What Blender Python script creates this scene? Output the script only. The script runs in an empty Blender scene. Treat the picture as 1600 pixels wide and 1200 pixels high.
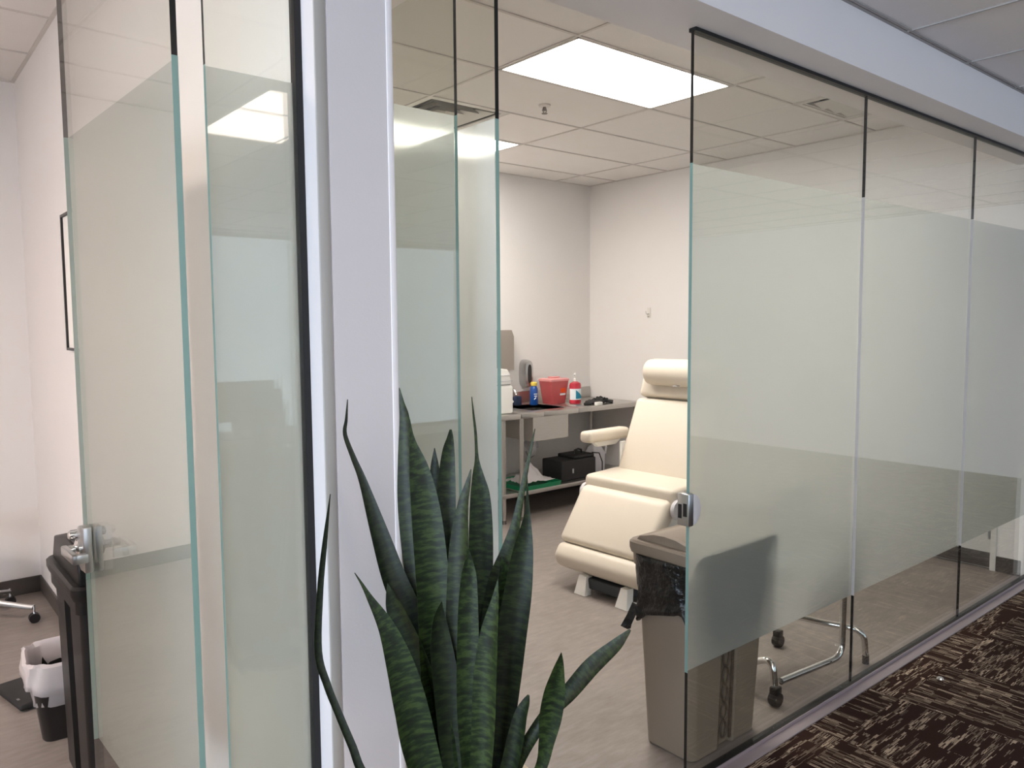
import bpy, bmesh, math, random
from mathutils import Vector, Matrix
random.seed(7)
C = bpy.context.scene.collection
PI = math.pi
# ------------------------------------------------------------------ camera
H = 1.617
R_ = ((0.769141131, -0.639037334, -0.007294257),
      (0.055378928, 0.055274262, 0.996934266),
      (0.636675031, 0.767187097, -0.077902911))
FPX = 1216.67
right, up, fwd = [Vector(r).normalized() for r in R_]
cam = bpy.data.objects.new('camera', bpy.data.cameras.new('camera'))
C.objects.link(cam)
cam.data.sensor_width = 36; cam.data.lens = FPX / 1600 * 36
cam.data.clip_start = .02; cam.data.clip_end = 60
m = Matrix((right, up, -fwd)).transposed().to_4x4()
m.translation = (0, 0, H)
cam.matrix_world = m
bpy.context.scene.camera = cam

def at(x, y, depth):
    """point seen at photo pixel x, y, at the given distance along the view axis"""
    v = Vector(((x - 800) / FPX, (600 - y) / FPX, 1.0)) * depth
    return right * v.x + up * v.y + fwd * v.z + Vector((0, 0, H))

# ------------------------------------------------------------------ materials
def lin(c):
    return tuple(((v / 255) / 12.92 if v <= 10.3 else ((v / 255 + .055) / 1.055) ** 2.4) for v in c)

def newmat(name):
    mt = bpy.data.materials.new(name); mt.use_nodes = True
    nt = mt.node_tree
    for n in list(nt.nodes): nt.nodes.remove(n)
    out = nt.nodes.new('ShaderNodeOutputMaterial')
    return mt, nt, out

def L(nt, a, b): nt.links.new(a, b)

def mix_col(nt, fac, a, b):
    n = nt.nodes.new('ShaderNodeMix'); n.data_type = 'RGBA'
    if hasattr(fac, 'links'): L(nt, fac, n.inputs[0])
    else: n.inputs[0].default_value = fac
    for s, v in ((n.inputs[6], a), (n.inputs[7], b)):
        if hasattr(v, 'links'): L(nt, v, s)
        else: s.default_value = (*v[:3], 1)
    return n.outputs[2]

def math_n(nt, op, a, b=None, c=None):
    n = nt.nodes.new('ShaderNodeMath'); n.operation = op
    for i, v in enumerate((a, b, c)):
        if v is None: continue
        if hasattr(v, 'links'): L(nt, v, n.inputs[i])
        else: n.inputs[i].default_value = v
    return n.outputs[0]

def coords(nt, scale=(1, 1, 1), obj=True):
    tc = nt.nodes.new('ShaderNodeTexCoord'); mp = nt.nodes.new('ShaderNodeMapping')
    L(nt, tc.outputs['Object' if obj else 'Generated'], mp.inputs[0])
    mp.inputs['Scale'].default_value = scale
    return mp.outputs[0]

def noise(nt, vec, scale, detail=3, rough=.5):
    n = nt.nodes.new('ShaderNodeTexNoise'); L(nt, vec, n.inputs['Vector'])
    n.inputs['Scale'].default_value = scale; n.inputs['Detail'].default_value = detail
    n.inputs['Roughness'].default_value = rough
    return n.outputs['Fac']

def ramp(nt, fac, stops):
    r = nt.nodes.new('ShaderNodeValToRGB'); L(nt, fac, r.inputs[0])
    el = r.color_ramp.elements
    while len(el) < len(stops): el.new(.5)
    for e, (p, c) in zip(el, stops):
        e.position = p; e.color = (*c, 1) if len(c) == 3 else c
    return r.outputs[0]

def pbr(name, col, rough=.5, metal=0, var=.04, vscale=6, bump=0, bscale=80, stretch=(1, 1, 1), coat=0, spec=.5, trans=0, alpha=1, sss=0):
    mt, nt, out = newmat(name)
    b = nt.nodes.new('ShaderNodeBsdfPrincipled')
    v = coords(nt, stretch)
    n = noise(nt, v, vscale)
    c = lin(col)
    L(nt, mix_col(nt, n, tuple(x * (1 - var) for x in c), tuple(min(1, x * (1 + var)) for x in c)), b.inputs['Base Color'])
    b.inputs['Roughness'].default_value = rough; b.inputs['Metallic'].default_value = metal
    b.inputs['Coat Weight'].default_value = coat; b.inputs['Specular IOR Level'].default_value = spec
    b.inputs['Transmission Weight'].default_value = trans
    b.inputs['Alpha'].default_value = alpha
    if bump:
        bp = nt.nodes.new('ShaderNodeBump'); bp.inputs['Strength'].default_value = bump
        bp.inputs['Distance'].default_value = .03 if bscale < 30 else .002
        L(nt, noise(nt, v, bscale, 4), bp.inputs['Height']); L(nt, bp.outputs[0], b.inputs['Normal'])
    L(nt, b.outputs[0], out.inputs[0])
    return mt

M = {}
M['wall'] = pbr('wall_paint', (228, 224, 221), .62, var=.012, bump=.12, bscale=160)
M['wallhall'] = pbr('hall_wall_paint', (238, 233, 233), .6, var=.012, bump=.12, bscale=160)
M['tile'] = pbr('ceiling_tile', (232, 228, 224), .9, var=.02, bump=.5, bscale=260)
M['pillar'] = pbr('pillar_paint', (216, 210, 210), .6, var=.012, bump=.12, bscale=160)
M['greytrim'] = pbr('grey_edge_trim', (170, 166, 160), .5)
M['halltee'] = pbr('hall_grid_metal', (166, 160, 157), .6)
M['halltile'] = pbr('hall_ceiling_tile', (238, 230, 227), .9, var=.02, bump=.5, bscale=260)
M['tee'] = pbr('grid_metal', (206, 200, 194), .45)
M['base'] = pbr('rubber_base', (74, 68, 64), .45, var=.05)
M['doorpaint'] = pbr('door_paint', (214, 211, 206), .45, var=.01)
M['jamb'] = pbr('jamb_paint', (222, 219, 214), .45, var=.01)
M['alu'] = pbr('brushed_aluminium', (180, 176, 178), .38, 1, var=.06, vscale=30, stretch=(1, 20, 20))
M['rail'] = pbr('rail_metal', (176, 164, 166), .42, .6, var=.05)
M['black'] = pbr('black_gasket', (14, 12, 12), .5)
M['chrome'] = pbr('chrome', (225, 225, 225), .08, 1, var=.01)
M['satin'] = pbr('satin_metal', (190, 190, 190), .3, 1, var=.03)
M['steel'] = pbr('stainless_steel', (192, 189, 184), .3, 1, var=.08, vscale=20, stretch=(1, 12, 12))
M['steeldark'] = pbr('steel_underside', (120, 114, 108), .4, 1, var=.08)
M['vinyl'] = pbr('cream_upholstery', (212, 202, 186), .42, var=.015, bump=.08, bscale=300)
M['plwhite'] = pbr('white_plastic', (238, 236, 230), .4, var=.01)
M['plcool'] = pbr('grey_white_plastic', (205, 203, 205), .4, var=.01)
M['plgrey'] = pbr('grey_plastic', (120, 118, 116), .4)
M['greypad'] = pbr('grey_pad', (150, 158, 160), .5)
M['taupe'] = pbr('taupe_plastic', (130, 117, 103), .42, var=.03, bump=.15, bscale=300)
M['taupedark'] = pbr('taupe_recess', (86, 72, 62), .5, var=.05)
M['bag'] = pbr('black_bag_film', (9, 9, 10), .3, var=.1, bump=1, bscale=14)
M['blackpl'] = pbr('black_plastic', (24, 22, 22), .3, var=.08, coat=.2)
M['blackbin'] = pbr('black_bin_plastic', (10, 8, 8), .38, var=.08, spec=.35)
M['blackmat'] = pbr('black_matte', (26, 25, 26), .6, var=.1)
M['dkbase'] = pbr('dark_base_metal', (48, 52, 56), .5)
M['paper'] = pbr('paper_white', (236, 234, 228), .7)
M['green'] = pbr('green_plastic', (18, 118, 78), .4)
M['blue'] = pbr('blue_bottle', (20, 74, 150), .3, coat=.3)
M['navy'] = pbr('navy_cloth', (26, 40, 70), .7)
M['yellow'] = pbr('yellow_cap', (236, 208, 90), .4)
M['orange'] = pbr('orange_label', (232, 84, 30), .5)
M['teal'] = pbr('teal_label', (32, 130, 160), .5)
M['labelw'] = pbr('label_white', (226, 232, 236), .5)
M['redsoap'] = pbr('red_soap', (190, 40, 60), .25, coat=.4)
M['pinkcap'] = pbr('pink_clear_plastic', (226, 150, 150), .2, coat=.4)
M['planter'] = pbr('beige_planter', (196, 180, 156), .55, var=.05, bump=.2, bscale=60)
M['soil'] = pbr('soil', (52, 38, 28), .95, var=.4, vscale=80, bump=1, bscale=90)
M['wood'] = pbr('desk_wood', (120, 96, 78), .45, var=.15, vscale=10, stretch=(1, 12, 1))
M['frame'] = pbr('picture_frame_black', (18, 15, 15), .4)
M['mesh'] = pbr('dark_vent', (40, 39, 38), .7)
M['ventw'] = pbr('vent_white', (214, 210, 204), .5)
M['graybox'] = pbr('grey_plate', (150, 142, 134), .35, .3)
M['board'] = pbr('pale_board', (205, 210, 206), .3)

def translucent(name, col, alpha=.75, rough=.3):
    mt, nt, out = newmat(name)
    b = nt.nodes.new('ShaderNodeBsdfPrincipled'); n = noise(nt, coords(nt), 40)
    c = lin(col)
    L(nt, mix_col(nt, n, tuple(x * .9 for x in c), c), b.inputs['Base Color'])
    b.inputs['Roughness'].default_value = rough; b.inputs['Alpha'].default_value = alpha
    tl = nt.nodes.new('ShaderNodeBsdfTranslucent'); tl.inputs[0].default_value = (*c, 1)
    mx = nt.nodes.new('ShaderNodeMixShader'); mx.inputs[0].default_value = .35
    L(nt, b.outputs[0], mx.inputs[1]); L(nt, tl.outputs[0], mx.inputs[2]); L(nt, mx.outputs[0], out.inputs[0])
    return mt
M['redclear'] = translucent('red_clear_plastic', (232, 108, 112), .62)
M['whitebag'] = translucent('white_bag_film', (238, 232, 232), .85, .35)
M['jug'] = translucent('milky_jug', (225, 222, 224), .92, .4)

# emitters: lamps, added fill panels and the daylight window
def emit(name, col, strength):
    mt, nt, out = newmat(name)
    e = nt.nodes.new('ShaderNodeEmission'); n = noise(nt, coords(nt), 3)
    L(nt, mix_col(nt, n, col, tuple(x * .99 for x in col)), e.inputs[0])
    e.inputs[1].default_value = strength
    L(nt, e.outputs[0], out.inputs[0]); return mt
M['lamp'] = emit('lamp_diffuser', (1.0, .94, .87), 19)
M['leftfill'] = emit('left_fill_diffuser', (1.0, .86, .79), 40)  # for the panel added to brighten the left room
M['hallfill'] = emit('hall_fill_diffuser', (1.0, .83, .73), 21)  # for the unseen fill panels added in the hall
M['lampdim'] = emit('dim_hall_lamp_diffuser', (1.0, .84, .74), 8)

# carpet tiles
def carpet():
    mt, nt, out = newmat('patterned_carpet')
    b = nt.nodes.new('ShaderNodeBsdfPrincipled'); b.inputs['Roughness'].default_value = .95
    b.inputs['Specular IOR Level'].default_value = .1
    tc = nt.nodes.new('ShaderNodeTexCoord'); vec = tc.outputs['Object']
    sep = nt.nodes.new('ShaderNodeSeparateXYZ'); L(nt, vec, sep.inputs[0])
    X, Y = sep.outputs[0], sep.outputs[1]
    def cell(sx, sy, ox=0., oy=0.):
        cx = math_n(nt, 'FLOOR', math_n(nt, 'MULTIPLY_ADD', X, sx, ox)); cy = math_n(nt, 'FLOOR', math_n(nt, 'MULTIPLY_ADD', Y, sy, oy))
        cb = nt.nodes.new('ShaderNodeCombineXYZ'); L(nt, cx, cb.inputs[0]); L(nt, cy, cb.inputs[1]); cb.inputs[2].default_value = ox * 7 + oy
        w = nt.nodes.new('ShaderNodeTexWhiteNoise'); w.noise_dimensions = '3D'; L(nt, cb.outputs[0], w.inputs[0])
        return w.outputs['Value'], cx, cy
    def lines(fine, coarse, ox):
        # thin strokes: fine cells across, long cells along
        v, _, _ = cell(*fine, ox, .3)
        g, _, _ = cell(*coarse, ox + .21, .77)
        g2, _, _ = cell(coarse[0] * .6, coarse[1] * .6, ox + .5, .1)
        s = math_n(nt, 'GREATER_THAN', v, .48)
        k = math_n(nt, 'MULTIPLY', s, math_n(nt, 'MULTIPLY', math_n(nt, 'GREATER_THAN', g, .22), math_n(nt, 'MULTIPLY_ADD', math_n(nt, 'MULTIPLY', g, g), .75, .12)))
        return math_n(nt, 'MULTIPLY', k, math_n(nt, 'GREATER_THAN', g2, .25))
    a = lines((30, 330), (15, 80), 0.0)     # strokes along x
    c = lines((330, 30), (80, 15), 3.0)     # strokes along y
    _, tx, ty = cell(2, 2, .35, .15)
    par = math_n(nt, 'ABSOLUTE', math_n(nt, 'MODULO', math_n(nt, 'ADD', tx, ty), 2.0))
    par = math_n(nt, 'GREATER_THAN', par, .5)
    f = nt.nodes.new('ShaderNodeMix'); f.data_type = 'FLOAT'
    L(nt, par, f.inputs[0]); L(nt, a, f.inputs[2]); L(nt, c, f.inputs[3])
    n2 = noise(nt, vec, 400, 2)
    fac = math_n(nt, 'MULTIPLY', f.outputs[0], math_n(nt, 'MULTIPLY_ADD', n2, 1.1, .35))
    col = mix_col(nt, fac, lin((50, 33, 27)), lin((200, 180, 156)))
    L(nt, col, b.inputs['Base Color'])
    bp = nt.nodes.new('ShaderNodeBump'); bp.inputs['Strength'].default_value = .6; bp.inputs['Distance'].default_value = .003
    L(nt, n2, bp.inputs['Height']); L(nt, bp.outputs[0], b.inputs['Normal'])
    L(nt, b.outputs[0], out.inputs[0]); return mt
M['carpet'] = carpet()

def floor_mat():
    mt, nt, out = newmat('mottled_vinyl_floor')
    b = nt.nodes.new('ShaderNodeBsdfPrincipled')
    v = coords(nt, (1, 1, 1)); vs = coords(nt, (1.3, 4.5, 1))
    n1 = noise(nt, v, 2.2, 6, .6); n2 = noise(nt, vs, 7, 5, .65)
    s = math_n(nt, 'MULTIPLY_ADD', n2, .6, math_n(nt, 'MULTIPLY', n1, .4))
    L(nt, ramp(nt, s, [(.32, lin((120, 110, 104))), (.5, lin((136, 127, 121))), (.68, lin((153, 143, 137)))]), b.inputs['Base Color'])
    L(nt, math_n(nt, 'MULTIPLY_ADD', n2, .2, .36), b.inputs['Roughness'])
    L(nt, b.outputs[0], out.inputs[0]); return mt
M['floor'] = floor_mat()

def back_ior(nt, ior):
    g = nt.nodes.new('ShaderNodeNewGeometry')
    f = nt.nodes.new('ShaderNodeMix'); f.data_type = 'FLOAT'
    L(nt, g.outputs['Backfacing'], f.inputs[0]); f.inputs[2].default_value = ior; f.inputs[3].default_value = 1 / ior
    fr = nt.nodes.new('ShaderNodeFresnel'); L(nt, f.outputs[0], fr.inputs['IOR'])
    return fr.outputs[0], g

def glass_mat(name, tint):
    mt, nt, out = newmat(name)
    fr, g = back_ior(nt, 1.5)
    t = nt.nodes.new('ShaderNodeBsdfTransparent')
    n = noise(nt, coords(nt), 2)
    L(nt, mix_col(nt, n, tint, tuple(x * .995 for x in tint)), t.inputs[0])
    gl = nt.nodes.new('ShaderNodeBsdfGlossy'); gl.inputs['Roughness'].default_value = .0
    mx = nt.nodes.new('ShaderNodeMixShader'); L(nt, fr, mx.inputs[0])
    L(nt, t.outputs[0], mx.inputs[1]); L(nt, gl.outputs[0], mx.inputs[2]); L(nt, mx.outputs[0], out.inputs[0])
    return mt
M['glass'] = glass_mat('clear_glass', (.955, .962, .940))

def frost_mat():
    mt, nt, out = newmat('frosted_film')
    fr, g = back_ior(nt, 1.45)
    v = coords(nt)
    r = nt.nodes.new('ShaderNodeBsdfRefraction'); r.inputs['IOR'].default_value = 1.28
    r.inputs['Roughness'].default_value = .28; r.inputs[0].default_value = (.97, .985, .975, 1)
    r.inputs['Roughness'].default_value = .13
    r2 = nt.nodes.new('ShaderNodeBsdfRefraction'); r2.inputs['IOR'].default_value = 1.28
    r2.inputs['Roughness'].default_value = .6; r2.inputs[0].default_value = (.97, .985, .975, 1)
    mr = nt.nodes.new('ShaderNodeMixShader'); mr.inputs[0].default_value = .36
    L(nt, r.outputs[0], mr.inputs[1]); L(nt, r2.outputs[0], mr.inputs[2])
    tl = nt.nodes.new('ShaderNodeBsdfTranslucent'); tl.inputs[0].default_value = (.94, .955, .935, 1)
    df = nt.nodes.new('ShaderNodeBsdfDiffuse'); df.inputs[0].default_value = (.89, .905, .885, 1)
    m1 = nt.nodes.new('ShaderNodeMixShader'); m1.inputs[0].default_value = .42
    L(nt, tl.outputs[0], m1.inputs[1]); L(nt, df.outputs[0], m1.inputs[2])
    # faint smears left by the squeegee
    sm = noise(nt, coords(nt, (9, 9, 30)), 1.5, 4, .6)
    f = math_n(nt, 'MULTIPLY_ADD', math_n(nt, 'GREATER_THAN', sm, .74), .15, .47)
    m2 = nt.nodes.new('ShaderNodeMixShader'); L(nt, f, m2.inputs[0])
    L(nt, mr.outputs[0], m2.inputs[1]); L(nt, m1.outputs[0], m2.inputs[2])
    gl = nt.nodes.new('ShaderNodeBsdfGlossy'); gl.inputs['Roughness'].default_value = .03
    m3 = nt.nodes.new('ShaderNodeMixShader'); L(nt, fr, m3.inputs[0])
    L(nt, m2.outputs[0], m3.inputs[1]); L(nt, gl.outputs[0], m3.inputs[2])
    L(nt, m3.outputs[0], out.inputs[0]); return mt
M['frost'] = frost_mat()

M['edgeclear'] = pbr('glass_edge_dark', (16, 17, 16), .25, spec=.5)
M['edgeglow'] = translucent('painted_edge_glow', (136, 170, 164), 1.0, .3)  # green stands in for light the film scatters into the edge

def leaf_mat():
    mt, nt, out = newmat('snake_plant_leaf')
    b = nt.nodes.new('ShaderNodeBsdfPrincipled')
    uv = nt.nodes.new('ShaderNodeUVMap'); uv.uv_map = 'leaf'
    mp = nt.nodes.new('ShaderNodeMapping'); L(nt, uv.outputs[0], mp.inputs[0]); mp.inputs['Scale'].default_value = (.7, 46, 1)
    oi = nt.nodes.new('ShaderNodeObjectInfo')
    add = nt.nodes.new('ShaderNodeVectorMath'); add.operation = 'ADD'; L(nt, mp.outputs[0], add.inputs[0])
    rs = nt.nodes.new('ShaderNodeCombineXYZ')
    rr = math_n(nt, 'MULTIPLY', oi.outputs['Random'], 40.); L(nt, rr, rs.inputs[0]); L(nt, rr, rs.inputs[1]); L(nt, rs.outputs[0], add.inputs[1])
    n = noise(nt, add.outputs[0], 2.2, 4, .6)
    c = ramp(nt, n, [(.34, lin((13, 19, 9))), (.48, lin((24, 38, 15))), (.60, lin((48, 64, 28))), (.74, lin((28, 42, 16)))])
    L(nt, mix_col(nt, math_n(nt, 'MULTIPLY', oi.outputs['Random'], .7), c, lin((12, 16, 8))), b.inputs['Base Color'])
    b.inputs['Roughness'].default_value = .48; b.inputs['Specular IOR Level'].default_value = .3
    L(nt, b.outputs[0], out.inputs[0]); return mt
M['leaf'] = leaf_mat()

# ------------------------------------------------------------------ mesh tools
class MB:
    def __init__(s): s.bm = bmesh.new()
    def box(s, x0, x1, y0, y1, z0, z1, bev=0, seg=2, mat=0, rot=None):
        r = bmesh.ops.create_cube(s.bm, size=1)
        vs = r['verts']
        for v in vs:
            v.co = Vector((x0 + (v.co.x + .5) * (x1 - x0), y0 + (v.co.y + .5) * (y1 - y0), z0 + (v.co.z + .5) * (z1 - z0)))
        if rot: bmesh.ops.transform(s.bm, matrix=rot, verts=vs)
        if bev:
            es = list({e for v in vs for e in v.link_edges})
            r2 = bmesh.ops.bevel(s.bm, geom=es, offset=bev, segments=seg, profile=.5, affect='EDGES')
            fs = r2['faces']
        for f in s.bm.faces:
            if not f.tag: f.tag = True; f.material_index = mat
        return s
    def done(s, mat):
        for f in s.bm.faces:
            if not f.tag: f.tag = True; f.material_index = mat
    def tube(s, pts, r, n=12, mat=0, radii=None, cap=True):
        pts = [Vector(p) for p in pts]; rings = []
        up0 = None
        for i, p in enumerate(pts):
            d = (pts[min(i + 1, len(pts) - 1)] - pts[max(i - 1, 0)]).normalized()
            if up0 is None:
                up0 = Vector((0, 0, 1)) if abs(d.z) < .9 else Vector((1, 0, 0))
            a = (up0 - d * up0.dot(d)).normalized(); b = d.cross(a); up0 = a
            rr = radii[i] if radii else r
            rings.append([s.bm.verts.new(p + (a * math.cos(t) + b * math.sin(t)) * rr) for t in [2 * PI * k / n for k in range(n)]])
        for q, w in zip(rings, rings[1:]):
            for k in range(n): s.bm.faces.new((q[k], q[(k + 1) % n], w[(k + 1) % n], w[k]))
        if cap:
            s.bm.faces.new(list(reversed(rings[0]))); s.bm.faces.new(rings[-1])
        s.done(mat); return s
    def lathe(s, prof, c, n=28, axis='z', mat=0, sx=1, sy=1):
        rings = []
        for r, z in prof:
            ring = []
            for k in range(n):
                t = 2 * PI * k / n
                p = (r * math.cos(t) * sx, r * math.sin(t) * sy, z)
                if axis == 'x': p = (p[2], p[0], p[1])
                if axis == 'y': p = (p[0], p[2], p[1])
                ring.append(s.bm.verts.new(Vector(p) + Vector(c)))
            rings.append(ring)
        for q, w in zip(rings, rings[1:]):
            for k in range(n): s.bm.faces.new((q[k], q[(k + 1) % n], w[(k + 1) % n], w[k]))
        s.bm.faces.new(list(reversed(rings[0]))); s.bm.faces.new(rings[-1])
        s.done(mat); return s
    def loft(s, rings, mat=0, cap=True):
        R = [[s.bm.verts.new(Vector(p)) for p in ring] for ring in rings]
        n = len(R[0])
        for q, w in zip(R, R[1:]):
            for k in range(n): s.bm.faces.new((q[k], q[(k + 1) % n], w[(k + 1) % n], w[k]))
        if cap: s.bm.faces.new(list(reversed(R[0]))); s.bm.faces.new(R[-1])
        s.done(mat); return s
    def poly(s, pts, mat=0):
        s.bm.faces.new([s.bm.verts.new(Vector(p)) for p in pts]); s.done(mat); return s
    def prism(s, pts, vec, mat=0, bev=0):
        """closed outline pts extruded by vec"""
        vec = Vector(vec)
        a = [s.bm.verts.new(Vector(p)) for p in pts]; b = [s.bm.verts.new(Vector(p) + vec) for p in pts]
        n = len(a); fs = [s.bm.faces.new(list(reversed(a))), s.bm.faces.new(b)]
        for k in range(n): fs.append(s.bm.faces.new((a[k], a[(k + 1) % n], b[(k + 1) % n], b[k])))
        if bev:
            es = list(fs[0].edges) + list(fs[1].edges)
            bmesh.ops.bevel(s.bm, geom=es, offset=bev, segments=3, profile=.5, affect='EDGES')
        s.done(mat); return s
    def build(s, name, mats, parent=None, smooth=True, loc=None):
        bmesh.ops.recalc_face_normals(s.bm, faces=s.bm.faces)
        me = bpy.data.meshes.new(name); s.bm.to_mesh(me); s.bm.free()
        if not isinstance(mats, (list, tuple)): mats = [mats]
        for mt in mats: me.materials.append(mt)
        if smooth:
            for p in me.polygons: p.use_smooth = True
            me.set_sharp_from_angle(angle=math.radians(35))
        o = bpy.data.objects.new(name, me); C.objects.link(o)
        if parent is not None:
            o.parent = parent
            o.matrix_parent_inverse = parent.matrix_basis.inverted()
        if loc is not None: o.location = loc
        return o

def tag(o, label, cat, group=None):
    o['label'] = label; o['category'] = cat
    if group: o['group'] = group
    return o
def thing(name, label, cat, loc=(0, 0, 0), rz=0, group=None):
    o = bpy.data.objects.new(name, None); C.objects.link(o)
    o.location = loc; o.rotation_euler = (0, 0, rz); o.empty_display_size = .1
    return tag(o, label, cat, group)
def local(t, mb, name, mats, smooth=True):
    """part given in the thing's own frame"""
    o = mb.build(name, mats, None, smooth); o.parent = t; return o
def struct(o): o['kind'] = 'structure'; return o
def rrect(x0, x1, y0, y1, r, z, n=5):
    pts = []
    for cx, cy, a0 in ((x1 - r, y1 - r, 0), (x0 + r, y1 - r, 90), (x0 + r, y0 + r, 180), (x1 - r, y0 + r, 270)):
        for k in range(n + 1):
            a = math.radians(a0 + 90 * k / n); pts.append((cx + r * math.cos(a), cy + r * math.sin(a), z))
    return pts

# ------------------------------------------------------------------ dimensions
GY = 1.6226           # glass plane (centre)
CZ = 2.937            # exam room ceiling
CL = 3.035            # left room ceiling
HZ = 2.775            # hall ceiling
YB = 5.45             # back walls
XR = 5.53             # right wall
PX0, PX1 = .757, .940 # partition
HB = 2.566            # header underside
HY = 1.480            # header front
F0, F1 = .41, 2.137   # film bottom and top

# ------------------------------------------------------------------ floors
struct(MB().box(-3.0, 7.6, 1.575, YB + .1, -.06, 0).build('floor', M['floor'], smooth=False))
struct(MB().box(-6, 9, -6.3, 1.575, -.06, 0.0).build('floor_hall', M['carpet'], smooth=False))
# ------------------------------------------------------------------ walls
def wallbox(name, *a, mat='wall'): return struct(MB().box(*a).build(name, M[mat], smooth=False))
wallbox('wall_back', -3.0, XR + .12, YB, YB + .1, 0, CZ)
wallbox('wall_left', -3.1, -3.0, HY, YB + .1, 0, 3.2)
wallbox('wall_partition', PX0, PX1, GY + .02, YB, 0, 3.2)
# right wall with the opening of the door in it
D0, D1, DT = 1.795, 2.715, 2.13
wr = MB()
wr.box(XR, XR + .12, D1, YB, 0, CZ + .2); wr.box(XR, XR + .12, GY - .06, D0, 0, CZ + .2); wr.box(XR, XR + .12, D0, D1, DT, CZ + .2)
struct(wr.build('wall_right', M['wall'], smooth=False))
wallbox('wall_side_room', XR + .12, 7.6, GY + .6, GY + .7, 0, CZ)
# baseboards
def bb(name, *a): return struct(MB().box(*a, bev=.003, seg=1).build(name, M['base'], smooth=False))
bb('baseboard_back', PX1, XR, YB - .01, YB, 0, .10)
bb('baseboard_back_left', -3.0, PX0, YB - .01, YB, 0, .10)
bb('baseboard_partition', PX0 - .01, PX0, GY + .07, YB, 0, .10)
bb('baseboard_partition_inner', PX1, PX1 + .01, GY + .07, YB, 0, .10)
b = MB(); b.box(XR - .01, XR, D1 + .003, YB, 0, .10, .003, 1); b.box(XR - .01, XR, GY + .03, D0 - .003, 0, .10, .003, 1)
struct(b.build('baseboard_right', M['base'], smooth=False))
# header above the glass + pillar at the end of the partition
hd = MB(); hd.box(-6, 9, HY, GY + .14, HB, 3.2)
struct(hd.build('wall_header', M['wallhall'], smooth=False))
pl = MB()
PY = 1.545
pl.box(PX0 + .026, PX1, PY, GY + .02, 0, HB); pl.box(PX0, PX0 + .026, PY + .003, GY + .02, 0, HB)
pillar = struct(pl.build('wall_pillar', M['pillar'], smooth=False))
MB().box(PX0 - .002, PX0 + .024, PY, PY + .006, 0, HB, .002).build('edge_trim', M['greytrim'], pillar)
MB().box(PX1 - .014, PX1 + .002, PY - .002, PY + .02, 0, HB, .002).build('corner_bead', M['wallhall'], pillar)

# hall: right of the frame the header carries on; end walls and the wall behind the camera
wallbox('wall_hall_right', 9, 9.1, -6.4, GY, 0, 3.2, mat='wallhall')
wl = MB(); wl.box(-6.1, -6, -6.4, GY, 0, .5); wl.box(-6.1, -6, -6.4, GY, 2.6, 3.2); wl.box(-6.1, -6, -6.4, -4, .5, 2.6); wl.box(-6.1, -6, 1.2, GY, .5, 2.6)
struct(wl.build('wall_hall_left', M['wallhall'], smooth=False))
f = MB(); f.box(-6.06, -6.01, -4, 1.2, .5, .55); f.box(-6.06, -6.01, -4, 1.2, 2.55, 2.6)
for y in (-4, -1.425, 1.15): f.box(-6.06, -6.01, y, y + .05, .55, 2.55)
wn = struct(f.build('window_15', M['alu'], smooth=False)); MB().box(-6.045, -6.039, -4, 1.2, .55, 2.55).build('pane', M['glass'], wn, smooth=False)
wallbox('wall_front_left', -6, -3.1, GY, GY + .14, 0, HB, mat='wallhall')
# window wall far behind the camera: three bays
wb = MB(); bays = [(-4.6, -2.0), (-.8, 1.4), (2.2, 7.8)]
xs = [-6] + [v for b_ in bays for v in b_] + [9]
WZ0, WZ1 = .75, 2.745
wb.box(-6, 2.2, -6.4, -6.3, 0, WZ0); wb.box(7.8, 9, -6.4, -6.3, 0, WZ0); wb.box(2.2, 7.8, -6.4, -6.3, 0, .12); wb.box(-6, 9, -6.4, -6.3, WZ1, 3.2)
for i in range(0, len(xs), 2): wb.box(xs[i], xs[i + 1], -6.4, -6.3, WZ0, WZ1)
WB = [WZ0, WZ0, .12]
struct(wb.build('wall_window_side', M['wallhall'], smooth=False))
for i, (a, b_) in enumerate(bays):
    f = MB()
    f.box(a, b_, -6.36, -6.31, WB[i], WB[i] + .05); f.box(a, b_, -6.36, -6.31, WZ1 - .05, WZ1)
    for x in (a, b_ - .05): f.box(x, x + .05, -6.36, -6.31, WB[i] + .05, WZ1 - .05)
    wn = struct(f.build('window_%d' % (i + 11), M['alu'], smooth=False))
    MB().box(a, b_, -6.345, -6.339, WB[i] + .05, WZ1 - .05).build('pane', M['glass'], wn, smooth=False)

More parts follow.
